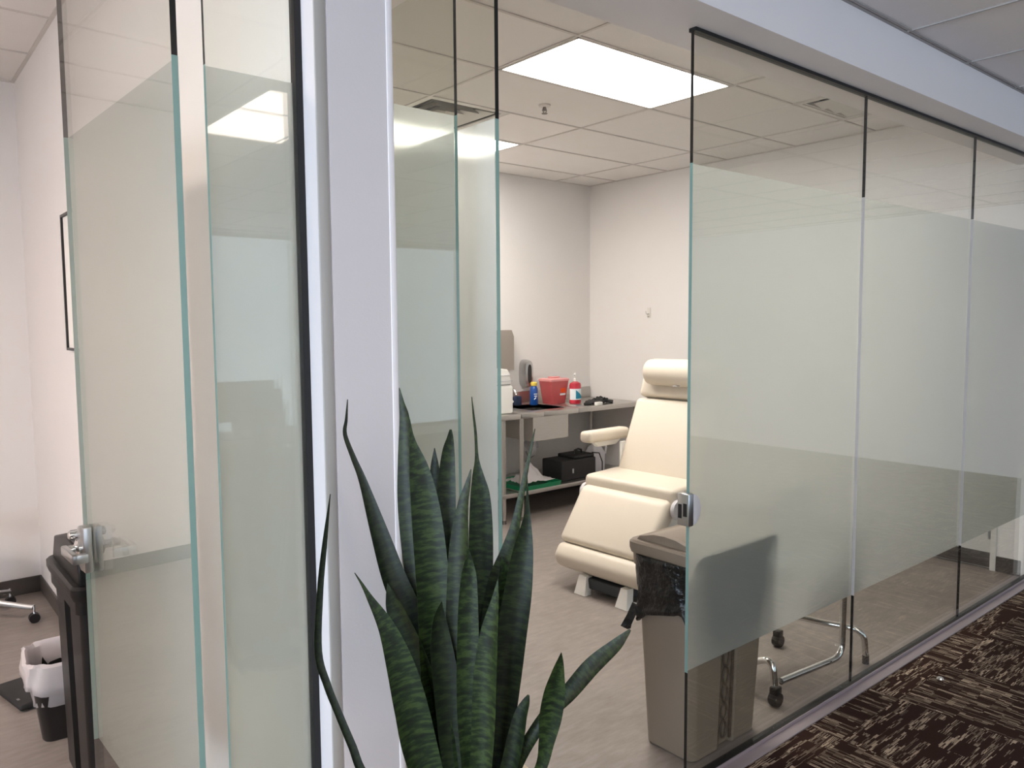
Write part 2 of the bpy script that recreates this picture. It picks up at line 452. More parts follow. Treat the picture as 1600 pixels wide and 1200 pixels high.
# ------------------------------------------------------------------ ceilings
struct(MB().box(-6.2, 9.2, -6.5, YB + .3, 3.2, 3.3).build('light_block_slab', M['tile'], smooth=False))  # unseen slab added to keep sky light from leaking through the vents
for nm_, a_ in (('light_block_back', (-3.1, XR + .12, YB, YB + .1, CZ, 3.2)), ('light_block_right', (XR, XR + .12, GY - .06, YB + .1, CZ + .1, 3.2))):  # unseen closing walls added above the ceiling against the same light leak
    struct(MB().box(*a_).build(nm_, M['wall'], smooth=False))
def ceiling(name, x0, x1, y0, y1, z, xl, yl, holes=(), mat='tile', extra=(), tee='tee', w=.007):
    """tiles recessed behind the tee grid; holes = rectangles left open"""
    m_ = MB()
    xs = sorted(set([x0, x1] + [v for h in holes for v in h[:2]])); ys = sorted(set([y0, y1] + [v for h in holes for v in h[2:]]))
    for i in range(len(xs) - 1):
        for j in range(len(ys) - 1):
            cx, cy = (xs[i] + xs[i + 1]) / 2, (ys[j] + ys[j + 1]) / 2
            if any(h[0] < cx < h[1] and h[2] < cy < h[3] for h in holes): continue
            m_.box(xs[i], xs[i + 1], ys[j], ys[j + 1], z + .006, z + .05)
    ce = struct(m_.build(name, M[mat], smooth=False))
    g = MB()
    for x in xl: g.box(x - w, x + w, y0, y1, z, z + .012)
    for y in yl: g.box(x0, x1, y - w, y + w, z + .0004, z + .012)
    for e in extra: g.box(*e, z + .0002, z + .012)
    # wall angle
    wa = 2 * w + .004
    g.box(x0, x0 + wa, y0, y1, z + .0008, z + .012); g.box(x1 - wa, x1, y0, y1, z + .0008, z + .012)
    g.box(x0, x1, y0, y0 + wa, z + .001, z + .012); g.box(x0, x1, y1 - wa, y1, z + .001, z + .012)
    g.build('ceiling_grid', M[tee], ce, smooth=False)
    # dark shadow gap beside each tee
    return ce
L1 = (2.62, 3.84, 2.655, 3.265); L2 = (2.62, 3.84, 4.485, 5.095)
V1 = (2.61, 3.22, 3.875, 4.485); V2 = (4.45, 5.06, 2.045, 2.655)
def ins(r, d=.006): return (r[0] + d, r[1] - d, r[2] + d, r[3] - d)
ceiling('ceiling', PX1, XR, GY + .14, YB, CZ, [1.40, 2.615, 3.84, 5.06], [2.045, 2.655, 3.265, 3.875, 4.485, 5.095],
        [ins(L1), ins(L2), ins(V1), ins(V2)], extra=[(3.213, 3.227, 3.875, 4.485), (4.443, 4.457, 2.045, 2.655)])
LM = (-2.52, -1.30, 2.39, 3.0)
ceiling('ceiling_left', -3.0, PX0, GY + .14, YB, CL, [-2.52, -1.30, -.08], [2.39, 3.0, 3.61, 4.22, 4.83], [ins(LM)])
HL = (1.59, 2.15, -1.66, -.54)
ceiling('ceiling_hall', -6, 9, -6.3, HY, HZ, [3.306 + .608 * k for k in range(-15, 10)], [1.453 - 1.216 * k for k in range(0, 7)],
        [ins(HL), ins((-.47, .09, -3.06, -1.94)), ins((-2.70, -2.14, -1.66, -.54))], mat='halltile', tee='halltee', w=.004)

def panel(name, r, z, label, mat, group=None):
    t = thing(name, label, 'ceiling light', ((r[0] + r[1]) / 2, (r[2] + r[3]) / 2, z), group=group)
    w, d = (r[1] - r[0]) / 2 - .008, (r[3] - r[2]) / 2 - .008
    f = MB()
    for a in ((-w, w, -d, -d + .014), (-w, w, d - .014, d), (-w, -w + .014, -d, d), (w - .014, w, -d, d)): f.box(*a, 0, .03)
    local(t, f, 'light_frame', M['tee'], False)
    local(t, MB().box(-w + .012, w - .012, -d + .012, d - .012, .006, .012), 'diffuser', M[mat], False)
    return t
panel('ceiling_light', L1, CZ, 'large bright ceiling panel seen over the open doorway, cut by the black glass edge', 'lamp')
panel('ceiling_light', L2, CZ, 'farther ceiling panel, only its right tip showing beside the glass door edge', 'lamp')
panel('ceiling_light', LM, CL, 'unseen ceiling panel added to light the left room, well left of the frame', 'leftfill')  # added out of view to brighten the left room
panel('ceiling_light', HL, HZ, 'hall ceiling panel mirrored in the narrow left glass pane', 'lampdim')
panel('ceiling_light', (-.47, .09, -3.06, -1.94), HZ, 'unseen fill panel added in the hall ceiling straight behind the viewer', 'hallfill')  # added out of view as warm fill on pillar and header
panel('ceiling_light', (-2.70, -2.14, -1.66, -.54), HZ, 'unseen fill panel added in the hall ceiling farther to the viewer left', 'hallfill')  # second added panel, also only for warm fill

def vent(r, label, open_box):
    t = thing('ceiling_vent', label, 'air vent', ((r[0] + r[1]) / 2, (r[2] + r[3]) / 2, CZ))
    w = .295
    f = MB()
    def ring(a, b_, z0, z1):
        f.box(-a, a, -a, -b_, z0, z1); f.box(-a, a, b_, a, z0, z1); f.box(-a, -b_, -b_, b_, z0, z1); f.box(b_, a, -b_, b_, z0, z1)
    ring(w, w - .03, .001, .008)
    local(t, f, 'vent_frame', M['ventw'], False)
    q = w - .01
    cs = MB(); cs.box(-q, q, -q, q, .085, .095); cs.box(-q, -q + .006, -q, q, .008, .085); cs.box(q - .006, q, -q, q, .008, .085); cs.box(-q, q, -q, -q + .006, .008, .085); cs.box(-q, q, q - .006, q, .008, .085)
    local(t, cs, 'vent_housing', M['mesh'], False)
    if open_box:
        # stepped square louvres
        for k, a in enumerate((.235, .165, .095)):
            g = MB(); q = []
            for s_, z_ in ((a, .004), (a - .045, .045)):
                q.append([(-s_, -s_, z_), (s_, -s_, z_), (s_, s_, z_), (-s_, s_, z_)])
            q2 = [[(x, y, z + .004) for x, y, z in ring_] for ring_ in q]
            g.loft([q[0], q[1], q2[1], q2[0]], cap=False)
            R = g.bm.verts
            local(t, g, 'louvre', M['ventw'], False)
    else:
        for k in range(3):
            x = -.12 + k * .155
            g = MB(); g.prism([(x - .03, -.265, .022), (x + .085, -.265, .004), (x + .085, -.265, .008), (x - .03, -.265, .026)], (0, .53, 0))
            local(t, g, 'louvre', M['ventw'], False)
        for s_ in (-1, 1): local(t, MB().box(-.265, .265, s_ * .258 - .007, s_ * .258 + .007, .006, .05), 'vent_side', M['ventw'], False)
    return t
vent(V1, 'square stepped ceiling vent seen through the glass left of the doorway', True)
vent(V2, 'square louvred ceiling vent near the black rail at the right', False)

t = thing('fire_sprinkler', 'small metal sprinkler head on the ceiling left of the bright light panel', 'sprinkler', (3.27, 3.61, CZ))
local(t, MB().lathe([(.038, 0.005), (.036, -.004), (.02, -.008)], (0, 0, 0)), 'escutcheon', M['ventw'])
local(t, MB().tube([(0, 0, 0), (0, 0, -.03)], .009).tube([(.009, 0, -.01), (.017, 0, -.03), (.004, 0, -.045)], .003, 6).tube([(-.009, 0, -.01), (-.017, 0, -.03), (-.004, 0, -.045)], .003, 6), 'sprinkler_frame', M['steeldark'])
local(t, MB().lathe([(.018, -.048), (.018, -.045), (.004, -.044)], (0, 0, 0)), 'deflector', M['steeldark'])

# ------------------------------------------------------------------ glass partition
TH = .012
def glass_panel(name, x0, x1, free=(), film=True, film_side=1, z0=.02, z1=HB - .002, edge_mat=True, film_label=True):
    """fixed pane with its frosted film on the room side"""
    o = MB(); bm = o.bm
    o.box(x0, x1, GY - TH / 2, GY + TH / 2, z0, z1)
    # edge light painted in: dark where clear, green or milky where film scatters light
    bmesh.ops.bisect_plane(bm, geom=bm.verts[:] + bm.edges[:] + bm.faces[:], plane_co=(0, 0, F0), plane_no=(0, 0, 1))
    bmesh.ops.bisect_plane(bm, geom=bm.verts[:] + bm.edges[:] + bm.faces[:], plane_co=(0, 0, F1), plane_no=(0, 0, 1))
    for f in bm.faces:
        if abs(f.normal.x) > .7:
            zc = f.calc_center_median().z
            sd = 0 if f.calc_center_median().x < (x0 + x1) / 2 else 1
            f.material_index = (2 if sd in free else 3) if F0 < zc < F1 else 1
    ob = struct(o.build(name, [M['glass'], M['edgeclear'], M['edgeglow'], M['jug']], smooth=False))
    if film:
        MB().box(x0 + .001, x1 - .001, GY + TH / 2 + .0005, GY + TH / 2 + .0012, F0, F1).build('frosted_film', M['frost'], ob, smooth=False)
    return ob
g1 = glass_panel('window_1', .553, .747, (0,))
g2 = glass_panel('window_2', PX1 + .003, 1.170, (1,))
g3 = glass_panel('window_3', 2.118, 3.287, (0,))
g4 = glass_panel('window_4', 3.290, 4.460)
g5 = glass_panel('window_5', 4.463, 5.520)
g6 = glass_panel('window_6', -1.8, -.34)
for k, x in enumerate((3.2885, 4.4615)):
    struct(MB().box(x - .0014, x + .0014, GY - .005, GY + .005, .02, HB).build('trim_%d' % (k + 20), M['jug'], smooth=False))
# channels: black slots in the header, at the pillar and the floor
def slot(n, *a, mat='black'): return struct(MB().box(*a).build('trim_%d' % n, M[mat], smooth=False))
slot(1, .553, PX0, GY - .014, GY + .014, HB - .012, HB + .002)
slot(2, PX1, 1.172, GY - .014, GY + .014, HB - .012, HB + .002)
slot(3, 2.116, XR, GY - .014, GY + .014, HB - .012, HB + .002)
slot(4, PX0 - .016, PX0 + .0, GY - .012, GY + .012, 0, HB)
slot(5, PX1, PX1 + .01, GY - .012, GY + .012, 0, HB)
slot(6, -1.8, -.34, GY - .014, GY + .014, HB - .012, HB + .002)
# bottom rails
for n, (a, b_) in enumerate(((.553, PX0), (PX1, 1.172), (2.116, XR + .1), (-1.8, -.34))):
    slot(30 + n, a, b_, GY - .020, GY + .014, 0, .018)
    struct(MB().box(a, b_, GY - .0235, GY - .0205, 0, .019).build('trim_%d' % (40 + n), M['rail'], smooth=False))
# metal carpet edge strip
struct(MB().box(-6, 9, 1.553, 1.599, 0, .006, .002).build('trim_50', M['rail']))
struct(MB().box(XR + .1, 9, GY - .02, GY + .06, 0, HB).build('wall_hall_far', M['wallhall'], smooth=False))

# strike box on the edge of window_3
sz = .985
lk = MB(); lk.box(2.092, 2.119, GY - .024, GY + .024, sz - .055, sz + .055, .002)
o = lk.build('strike_box', M['satin'], g3)
MB().box(2.0905, 2.0925, GY - .016, GY - .001, sz - .022, sz + .022).box(2.0905, 2.0925, GY + .006, GY + .02, sz - .03, sz + .018).build('keeper_slot', M['black'], o)
def halfround(x, r, y0, y1, z, sgn, n=14):
    pts = [(x, y0, z - r)] + [(x + sgn * r * .78 * math.cos(-PI / 2 + PI * k / n), y0, z + r * math.sin(-PI / 2 + PI * k / n)) for k in range(n + 1)] + [(x, y0, z + r)]
    out_ = []
    for p in pts:
        if not out_ or (Vector(p) - Vector(out_[-1])).length > 1e-4: out_.append(p)
    m_ = MB(); m_.prism(out_, (0, y1 - y0, 0), bev=.0015); return m_
halfround(2.117, .053, GY - .024, GY - .007, sz, 1).build('strike_cover', M['plcool'], g3)
halfround(2.117, .053, GY + .008, GY + .024, sz, 1).build('strike_cover', M['plcool'], g3)

# glass doors, pushed open into the rooms; hinge rotation given by the far end
def glass_door(name, near, far, z0=.012, z1=HB - .01, film_face=-1):
    near, far = Vector(near), Vector(far); d = (far - near); Lg = d.length; ang = math.atan2(d.y, d.x)
    t = bpy.data.objects.new(name, None); C.objects.link(t); t.location = (near.x, near.y, 0); t.rotation_euler = (0, 0, ang); struct(t)
    o = MB(); bm = o.bm; o.box(0, Lg, -TH / 2, TH / 2, z0, z1)
    for zz in (F0, F1):
        bmesh.ops.bisect_plane(bm, geom=bm.verts[:] + bm.edges[:] + bm.faces[:], plane_co=(0, 0, zz), plane_no=(0, 0, 1))
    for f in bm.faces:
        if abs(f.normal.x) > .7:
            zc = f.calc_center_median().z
            f.material_index = 2 if F0 < zc < F1 else 1  # edge light painted in as on the fixed panes
    local(t, o, 'door_glass', [M['glass'], M['edgeclear'], M['edgeglow']], False)
    ys = (TH / 2 + .0005, TH / 2 + .0012) if film_face > 0 else (-TH / 2 - .0012, -TH / 2 - .0005)
    local(t, MB().box(.001, Lg - .001, ys[0], ys[1], F0, F1), 'frosted_film', M['frost'], False)
    # patch fitting at the foot of the leaf
    local(t, MB().box(0, .16, -.016, .016, 0.008, .06, .003), 'patch_fitting', M['satin'])
    local(t, MB().box(0, .16, -.016, .016, z1 - .05, z1 + .006, .003), 'patch_fitting', M['satin'])
    return t, Lg
d1, Lg1 = glass_door('door_1', (.490, 1.602), (.459, 2.475), film_face=-1)
d2, Lg2 = glass_door('door_2', (1.272, 1.585), (1.276, 2.43), film_face=1)
def lever_set(t, Lg, z):
    for s in (1, -1):
        y0, y1 = (TH / 2 + .0015, TH / 2 + .024) if s > 0 else (-TH / 2 - .024, -TH / 2 - .0015)
        o = halfround(Lg - .066, .064, y0, y1, z, 1); 
        mbx = o; mbx.box(Lg - .105, Lg - .062, y0, y1, z - .064, z + .064, .004)
        pl_ = mbx.build('lock_plate', M['satin']); pl_.parent = t
        yy = y1 if s > 0 else y0
        h = MB(); h.lathe([(.026, 0), (.026, .008), (.018, .012), (.012, .014), (.012, .032)], (Lg - .062, 0, z), axis='y') if s > 0 else None
        h.bm.clear(); 
        prof = [(.026, 0), (.026, .008), (.018, .012), (.012, .014), (.012, .034)]
        h.lathe([(r, yy + s * q) for r, q in prof], (Lg - .062, 0, z), axis='y')
        hs = h.build('lever_rose', M['chrome']); hs.parent = t
        lv = MB(); a = yy + s * .030; b2 = yy + s * .046
        lv.box(Lg - .185, Lg - .050, min(a, b2), max(a, b2), z - .013, z + .013, .004)
        lv.box(Lg - .185, Lg - .170, min(yy + s * .006, b2), max(yy + s * .006, b2), z - .013, z + .013, .004)
        lo = lv.build('lever_handle', M['satin']); lo.parent = t
    k = MB(); k.lathe([(.012, TH / 2 + .02), (.012, TH / 2 + .045), (.008, TH / 2 + .048)], (Lg - .04, 0, z + .035), axis='y')
    ko = k.build('lock_cylinder', M['chrome']); ko.parent = t
lever_set(d1, Lg1, 1.0); lever_set(d2, Lg2, 1.0)

# ------------------------------------------------------------------ door in the right wall
t = bpy.data.objects.new('door_3', None); C.objects.link(t); t.location = (XR, (D0 + D1) / 2, 0); struct(t)
w = (D1 - D0) / 2
local(t, MB().box(.01, .055, -w + .035, w - .035, .008, DT - .045, .002), 'door_leaf', M['doorpaint'])
j = MB(); j.box(-.012, .12, -w - .002, -w + .032, 0, DT, .002); j.box(-.012, .12, w - .032, w + .002, 0, DT, .002); j.box(-.012, .12, -w - .01, w + .01, DT - .04, DT + .01, .002)
local(t, j, 'door_frame', M['jamb'])
local(t, MB().box(.007, .012, -w + .038, w - .038, .012, .11, .001), 'kick_plate', M['base'])
h = MB(); h.lathe([(.027, .0), (.027, -.012), (.011, -.014), (.011, -.05)], (.01, w - .11, 1.03), axis='x'); h.box(-.05, -.036, w - .22, w - .10, 1.02, 1.04, .004)
local(t, h, 'door_handle', M['satin'])
for z in (.25, 1.05, 1.85): local(t, MB().tube([(.0, -w + .043, z - .05), (.0, -w + .043, z + .05)], .007, 8), 'hinge', M['satin'])
c_ = MB(); c_.box(-.055, .01, -w + .1, -w + .38, DT - .14, DT - .08, .006); 
local(t, c_, 'door_closer', M['satin'])
local(t, MB().box(-.065, -.055, -w + .12, -w + .42, DT - .085, DT - .072).box(-.065, -.012, -w + .39, -w + .42, DT - .075, DT - .062), 'closer_arm', M['satin'])

t = thing('light_switch', 'pale double light switch on the right wall left of the grey door', 'light switch', (XR, 3.055, 1.13))
local(t, MB().box(-.008, 0, -.06, .06, -.06, .06, .003), 'switch_plate', M['ventw'])
for y in (-.025, .025): local(t, MB().box(-.013, -.006, y - .016, y + .016, -.033, .033, .002), 'rocker', M['plgrey'])
t = thing('wall_hook', 'tiny white hook on the bare wall above the exam chair', 'hook', (XR, 4.696, 1.70))
local(t, MB().box(-.004, 0, -.02, .02, -.045, .05, .002), 'hook_plate', M['ventw'])
local(t, MB().tube([(-.004, 0, -.005), (-.03, 0, -.012), (-.042, 0, .0), (-.044, 0, .018)], .005, 8).tube([(-.004, 0, -.03), (-.018, 0, -.036), (-.022, 0, -.022)], .004, 8), 'hook_prong', M['ventw'])
t = thing('wall_board', 'pale blank board on the right wall, faint behind the frosted glass', 'board', (XR, 3.78, 1.62))
local(t, MB().box(-.012, -.002, -.36, .36, -.33, .33, .002), 'board_face', M['board'])
f = MB(); f.box(-.018, 0, -.375, .375, .33, .345); f.box(-.018, 0, -.375, .375, -.345, -.33); f.box(-.018, 0, -.375, -.36, -.33, .33); f.box(-.018, 0, .36, .375, -.33, .33)
local(t, f, 'board_frame', M['alu'])

# ------------------------------------------------------------------ picture frame on the partition (left room)
t = thing('picture_frame', 'black framed picture on the left room wall, half behind the glass door', 'picture', (PX0, 3.86, 1.82))
f = MB(); a, b_, c_ = .33, .315, .012
f.box(-.022, 0, -a, a, b_ - c_, b_); f.box(-.022, 0, -a, a, -b_, -b_ + c_); f.box(-.022, 0, -a, -a + c_, -b_ + c_, b_ - c_); f.box(-.022, 0, a - c_, a, -b_ + c_, b_ - c_)
local(t, f, 'frame', M['frame'], False)
local(t, MB().box(-.012, -.004, -a + c_, a - c_, -b_ + c_, b_ - c_), 'picture_mat', M['paper'], False)

# ------------------------------------------------------------------ bins
def slim_bin(name, label, loc, rz, body, lidm, dims, bag=None, recess=None, lid='swing'):
    """dims: base half lx, ly ; top half lx, ly ; height"""
    bx, by, tx, ty, h = dims
    t = thing(name, label, 'trash can', loc, rz)
    b = MB(); n = 7; R = []
    def prof(z):
        k = z / h; x = bx + (tx - bx) * k; y = by + (ty - by) * k
        r = .035
        pts = rrect(-x, x, -y, y, r, z, n)
        return pts
    def groove(pts, x_, y_):
        # dent the middle of both long sides
        out_ = []
        for p in pts: out_.append(p)
        return out_
    zz = [0, .01, h * .5, h - .06, h - .058, h]
    rings = []
    for i, z in enumerate(zz):
        k = z / h; x = bx + (tx - bx) * k; y = by + (ty - by) * k
        if i == 0: x -= .008; y -= .008
        if i >= 4: x += .012; y += .012
        g = .018 if i < 4 else 0.0
        gw = .052
        r = .03
        pts = []
        # right side corners then dented long sides
        def arc(cx, cy, a0): return [(cx + r * math.cos(math.radians(a0 + 90 * q / n)), cy + r * math.sin(math.radians(a0 + 90 * q / n)), z) for q in range(n + 1)]
        pts += arc(x - r, y - r, 0)
        pts += [(gw, y, z), (gw - .006, y - g, z), (-gw + .006, y - g, z), (-gw, y, z)]
        pts += arc(-x + r, y - r, 90)
        pts += arc(-x + r, -y + r, 180)
        pts += [(-gw, -y, z), (-gw + .006, -y + g, z), (gw - .006, -y + g, z), (gw, -y, z)]
        pts += arc(x - r, -y + r, 270)
        rings.append(pts)
    b.loft(rings)
    local(t, b, 'bin_body', M[body])
    if recess:
        for s in (-1, 1):
            y0 = s * (by - .014); y1 = s * (ty - .02)
            c = MB()
            for xa, xb in ((-.044, -.036), (.036, .044)):
                c.loft([[(xa, y0, .02), (xb, y0, .02), (xb, y0 + s * .008, .02), (xa, y0 + s * .008, .02)], [(xa, y1, h - .08), (xb, y1, h - .08), (xb, y1 + s * .008, h - .08), (xa, y1 + s * .008, h - .08)]])
            # chain of raised ovals running up the channel
            N = 9
            for k in range(N):
                f_ = (k + .5) / N; zc = .03 + (h - .12) * f_; yc = by - .016 + (ty - by) * zc / h
                ring = [(math.cos(2 * PI * q / 16) * .017, s * (yc + .004), zc + math.sin(2 * PI * q / 16) * .034) for q in range(17)]
                c.tube(ring, .0035, 6, cap=False)
            local(t, c, 'channel_relief', M[recess])
    # lid
    lx, ly = tx + .018, ty + .018
    l = MB()
    l.loft([rrect(-lx, lx, -ly, ly, .035, h - .012, n), rrect(-lx - .006, lx + .006, -ly - .006, ly + .006, .04, h + .006, n), rrect(-lx - .006, lx + .006, -ly - .006, ly + .006, .04, h + .028, n),
            rrect(-lx + .002, lx - .002, -ly + .002, ly - .002, .036, h + .036, n), rrect(-lx + .02, lx - .02, -ly + .02, ly - .02, .03, h + .037, n)])
    lo = local(t, l, 'lid_rim', M[lidm])
    if lid == 'swing':
        # gable shaped swing flap between two end walls
        pr = [(-ly + .022, h + .03), (-ly + .04, h + .046), (-.05, h + .060), (0, h + .064), (.05, h + .060), (ly - .04, h + .046), (ly - .022, h + .03)]
        f = MB(); f.prism([(-lx + .045, y, z) for y, z in pr], (2 * lx - .09, 0, 0), bev=.004)
        local(t, f, 'swing_flap', M[lidm])
        for s in (-1, 1):
            e = MB()
            xa = s * (lx - .022)
            pr2 = [(y * 1.0, z + .006 if abs(y) < ly - .03 else z) for y, z in pr]
            e.prism([(xa, y, z) for y, z in pr2], (-s * .02, 0, 0), bev=.003)
            local(t, e, 'lid_end', M[lidm])
    else:
        # raised hood, open towards the side
        pr = [(-lx + .02, h + .03), (-lx + .02, h + .13), (-lx + .05, h + .16), (.0, h + .165), (lx - .06, h + .12), (lx - .02, h + .05), (lx - .02, h + .03)]
        f = MB(); f.prism([(x, -ly + .018, z) for x, z in pr], (0, 2 * ly - .036, 0), bev=.008)
        local(t, f, 'hood', M[lidm])
        p2 = MB(); p2.loft([[(lx - .012, -ly + .05, h + .055), (lx - .012, ly - .05, h + .055), (lx - .015, ly - .05, h + .05), (lx - .015, -ly + .05, h + .05)],
                            [(.06, -ly + .05, h + .158), (.06, ly - .05, h + .158), (.055, ly - .05, h + .150), (.055, -ly + .05, h + .150)]])
        local(t, p2, 'push_door', M['blackmat'])
    if bag:
        g = MB(); N = 64; rows = 12; rg = random.Random(3)
        rows_ = []
        drop = bag[0]
        for i in range(rows + 1):
            f_ = i / rows; ring = []
            z_ = h + .002 - 0
            for k in range(N):
                a_ = 2 * PI * k / N
                ca, sa = math.cos(a_), math.sin(a_)
                ex = .35
                px = math.copysign(abs(ca) ** ex, ca); py = math.copysign(abs(sa) ** ex, sa)
                zt = h - .013 - f_ * (drop + .035 * math.sin(3 * a_ + 1) + .02 * math.sin(7 * a_))
                kk = zt / h
                x = bx + (tx - bx) * kk + .024; y = by + (ty - by) * kk + .016
                wv = .004 * f_ * math.sin(13 * a_ + 5 * f_) + .006 * f_ * math.sin(5 * a_ + 9 * f_) + rg.uniform(-.0035, .0035) * f_
                flare = .018 * max(0, f_ - .75) * 2
                rr = 1 + (wv + flare) / x
                ring.append((px * x * rr, py * min(y * rr, y + .022), zt))
            rows_.append(ring)
        g.loft(rows_, cap=False)
        bo = local(t, g, 'bin_liner', M[bag[1]])
        so = bo.modifiers.new('thick', 'SOLIDIFY'); so.thickness = .0015
        # knotted corner sticking out
    return t
tb = slim_bin('trash_can', 'tall taupe trash can with black liner standing behind the frosted pane by the doorway', (2.44, 1.795, 0), 0, 'taupe', 'taupe',
         (.200, .112, .238, .14, .765), bag=(.235, 'bag'), recess='taupedark')
k = MB()
k.loft([[(-.235, .11, .545), (-.235, .15, .55), (-.225, .13, .55)], [(-.250, .12, .51), (-.262, .155, .505), (-.24, .14, .51)], [(-.262, .13, .475), (-.285, .165, .465), (-.255, .15, .48)], [(-.255, .14, .455), (-.262, .15, .45), (-.25, .145, .455)]])
local(tb, k, 'liner_corner', M['bag'])
slim_bin('trash_can', 'tall glossy black trash can with hooded lid just behind the left glass door edge', (.612, 3.02, 0), PI / 2, 'blackbin', 'blackbin',
         (.205, .112, .228, .122, .74), lid='hood')

# small black bin with white liner
t = thing('waste_basket', 'small black waste basket with a white liner folded over its rim', 'trash can', (.545, 3.50, 0), math.radians(-4))
b = MB(); R = []
for z, x, y in ((0, .085, .10), (.008, .09, .105), (.31, .125, .135), (.31, .121, .131), (.01, .085, .10)):
    R.append(rrect(-x, x, -y, y, .035, z, 6))
b.loft(R); local(t, b, 'basket_body', M['blackpl'])
g = MB(); rows_ = []; N = 56
for i, (off, z) in enumerate(((-.012, .15), (-.010, .25), (-.006, .312), (.004, .328), (.014, .318), (.016, .29), (.018, .25), (.019, .215))):
    ring = []
    for k in range(N):
        a_ = 2 * PI * k / N; ca, sa = math.cos(a_), math.sin(a_)
        px = math.copysign(abs(ca) ** .42, ca); py = math.copysign(abs(sa) ** .42, sa)
        w_ = .004 * math.sin(9 * a_ + i) * (i > 2) + .0025 * math.sin(17 * a_ + 2 * i)
        ring.append((px * (.125 + off + w_), py * (.135 + off + w_), z + (.02 * math.sin(2 * a_ + 1) if i > 5 else .004 * math.sin(5 * a_))))
    rows_.append(ring)
g.loft(rows_, cap=False)
o = local(t, g, 'bin_liner', M['whitebag']); so = o.modifiers.new('thick', 'SOLIDIFY'); so.thickness = .001

# flat scale on the floor
t = thing('floor_scale', 'flat black scale lying on the floor beside the small basket', 'scale', (.53, 3.92, 0), math.radians(12))
local(t, MB().box(-.15, .15, -.155, .155, .008, .034, .012, 4), 'scale_platform', M['blackmat'])
for sx in (-1, 1):
    for sy in (-1, 1): local(t, MB().lathe([(.016, 0), (.016, .01)], (sx * .11, sy * .115, 0), 12), 'foot', M['blackpl'])
local(t, MB().box(-.135, -.125, -.09, -.07, .0335, .0345), 'mark', M['plgrey'])

# stool base whose castors reach into the left edge
t = thing('rolling_stool', 'rolling stool with grey legs and black castors at the left edge', 'stool', (.33, 5.03, 0))
for k in range(5):
    a_ = math.radians(-27 + 72 * k); c_, s_ = math.cos(a_), math.sin(a_)
    lg = MB(); lg.tube([(c_ * .03, s_ * .03, .15), (c_ * .12, s_ * .12, .135), (c_ * .335, s_ * .335, .085)], .016, 10, radii=[.022, .018, .013])
    lo = local(t, lg, 'leg', M['satin'])
    cs = MB(); px, py = c_ * .34, s_ * .34
    for q in (-.012, .012): cs.lathe([(.026, q - .008), (.028, q), (.026, q + .008)], (px, py, .028), 16, axis='y')
    co = local(t, cs, 'castor', M['blackpl'])
    local(t, MB().tube([(px, py, .03), (px, py, .10)], .006, 8), 'castor_stem', M['chrome'])
local(t, MB().tube([(0, 0, .13), (0, 0, .30)], .03).tube([(0, 0, .3), (0, 0, .46)], .018), 'column', M['chrome'])
local(t, MB().lathe([(.12, .46), (.14, .47), (.145, .50), (.14, .53), (.10, .54)], (0, 0, 0), 32), 'seat', M['blackpl'])

# ------------------------------------------------------------------ exam chair
t = thing('exam_chair', 'large cream padded exam chair with reclined back, seen through the open doorway', 'exam chair', (3.80, 3.15, 0), math.radians(2))
def pad(prof, y0, y1, bev=.03, mat='vinyl', name='pad', seg=4):
    m_ = MB(); m_.prism([(x, y0, z) for x, z in prof], (0, y1 - y0, 0))
    bm = m_.bm
    bmesh.ops.recalc_face_normals(bm, faces=bm.faces)
    es = [e for e in bm.edges if e.calc_length() > .02 and (len(e.link_faces) == 2 and e.calc_face_angle(0) > .3)]
    bmesh.ops.bevel(bm, geom=es, offset=bev, segments=seg, profile=.5, affect='EDGES')
    return local(t, m_, name, M[mat])
S = .35
# x local: front is negative
# seat cushion
pad([(-.30, .545), (-.30, .655), (.12, .670), (.14, .55)], -S, S, .028, name='seat')
# seat box underneath
pad([(-.26, .47), (-.28, .548), (.25, .548), (.25, .47)], -S + .05, S - .05, .01, 'plwhite', 'seat_support')
# leg rest cushion, hanging down in front
pad([(-.335, .585), (-.545, .285), (-.455, .225), (-.25, .50), (-.25, .60)], -S + .02, S - .005, .035, name='leg_rest')
# foot rest bolster
pad([(-.555, .272), (-.605, .20), (-.58, .135), (-.49, .09), (-.40, .12), (-.42, .20), (-.47, .25)], -S + .01, S - .02, .03, name='foot_rest')
# shoulders beside the leg rest hinge
for s in (-1, 1):
    h = MB(); h.lathe([(.055, -.012), (.06, 0), (.055, .012)], (-.27, s * (S + .005), .54), 20, axis='y'); local(t, h, 'hinge_cover', M['plcool'])
# back cushion, reclined
pad([(-.03, .64), (.175, 1.12), (.295, 1.085), (.12, .60)], -S + .01, S - .03, .035, name='backrest')
# head section
pad([(.178, 1.132), (.225, 1.265), (.28, 1.345), (.36, 1.33), (.30, 1.09)], -S + .04, S - .045, .03, name='headrest')
# head pillow roll with strap
p = MB()
prof = [(.0, -.235), (.045, -.235), (.072, -.215), (.078, -.18), (.080, 0), (.078, .18), (.072, .215), (.045, .235), (.0, .235)]
prof = [(max(r, .004), z) for r, z in prof]
prof = [(r * 1.12, z * 1.10) for r, z in prof]; p.lathe(prof, (.205, -.015, 1.29), 28, axis='y')
local(t, p, 'head_pillow', M['vinyl'])
local(t, MB().box(.13, .30, -.045, -.015, 1.208, 1.214, .002), 'pillow_strap', M['plcool'])
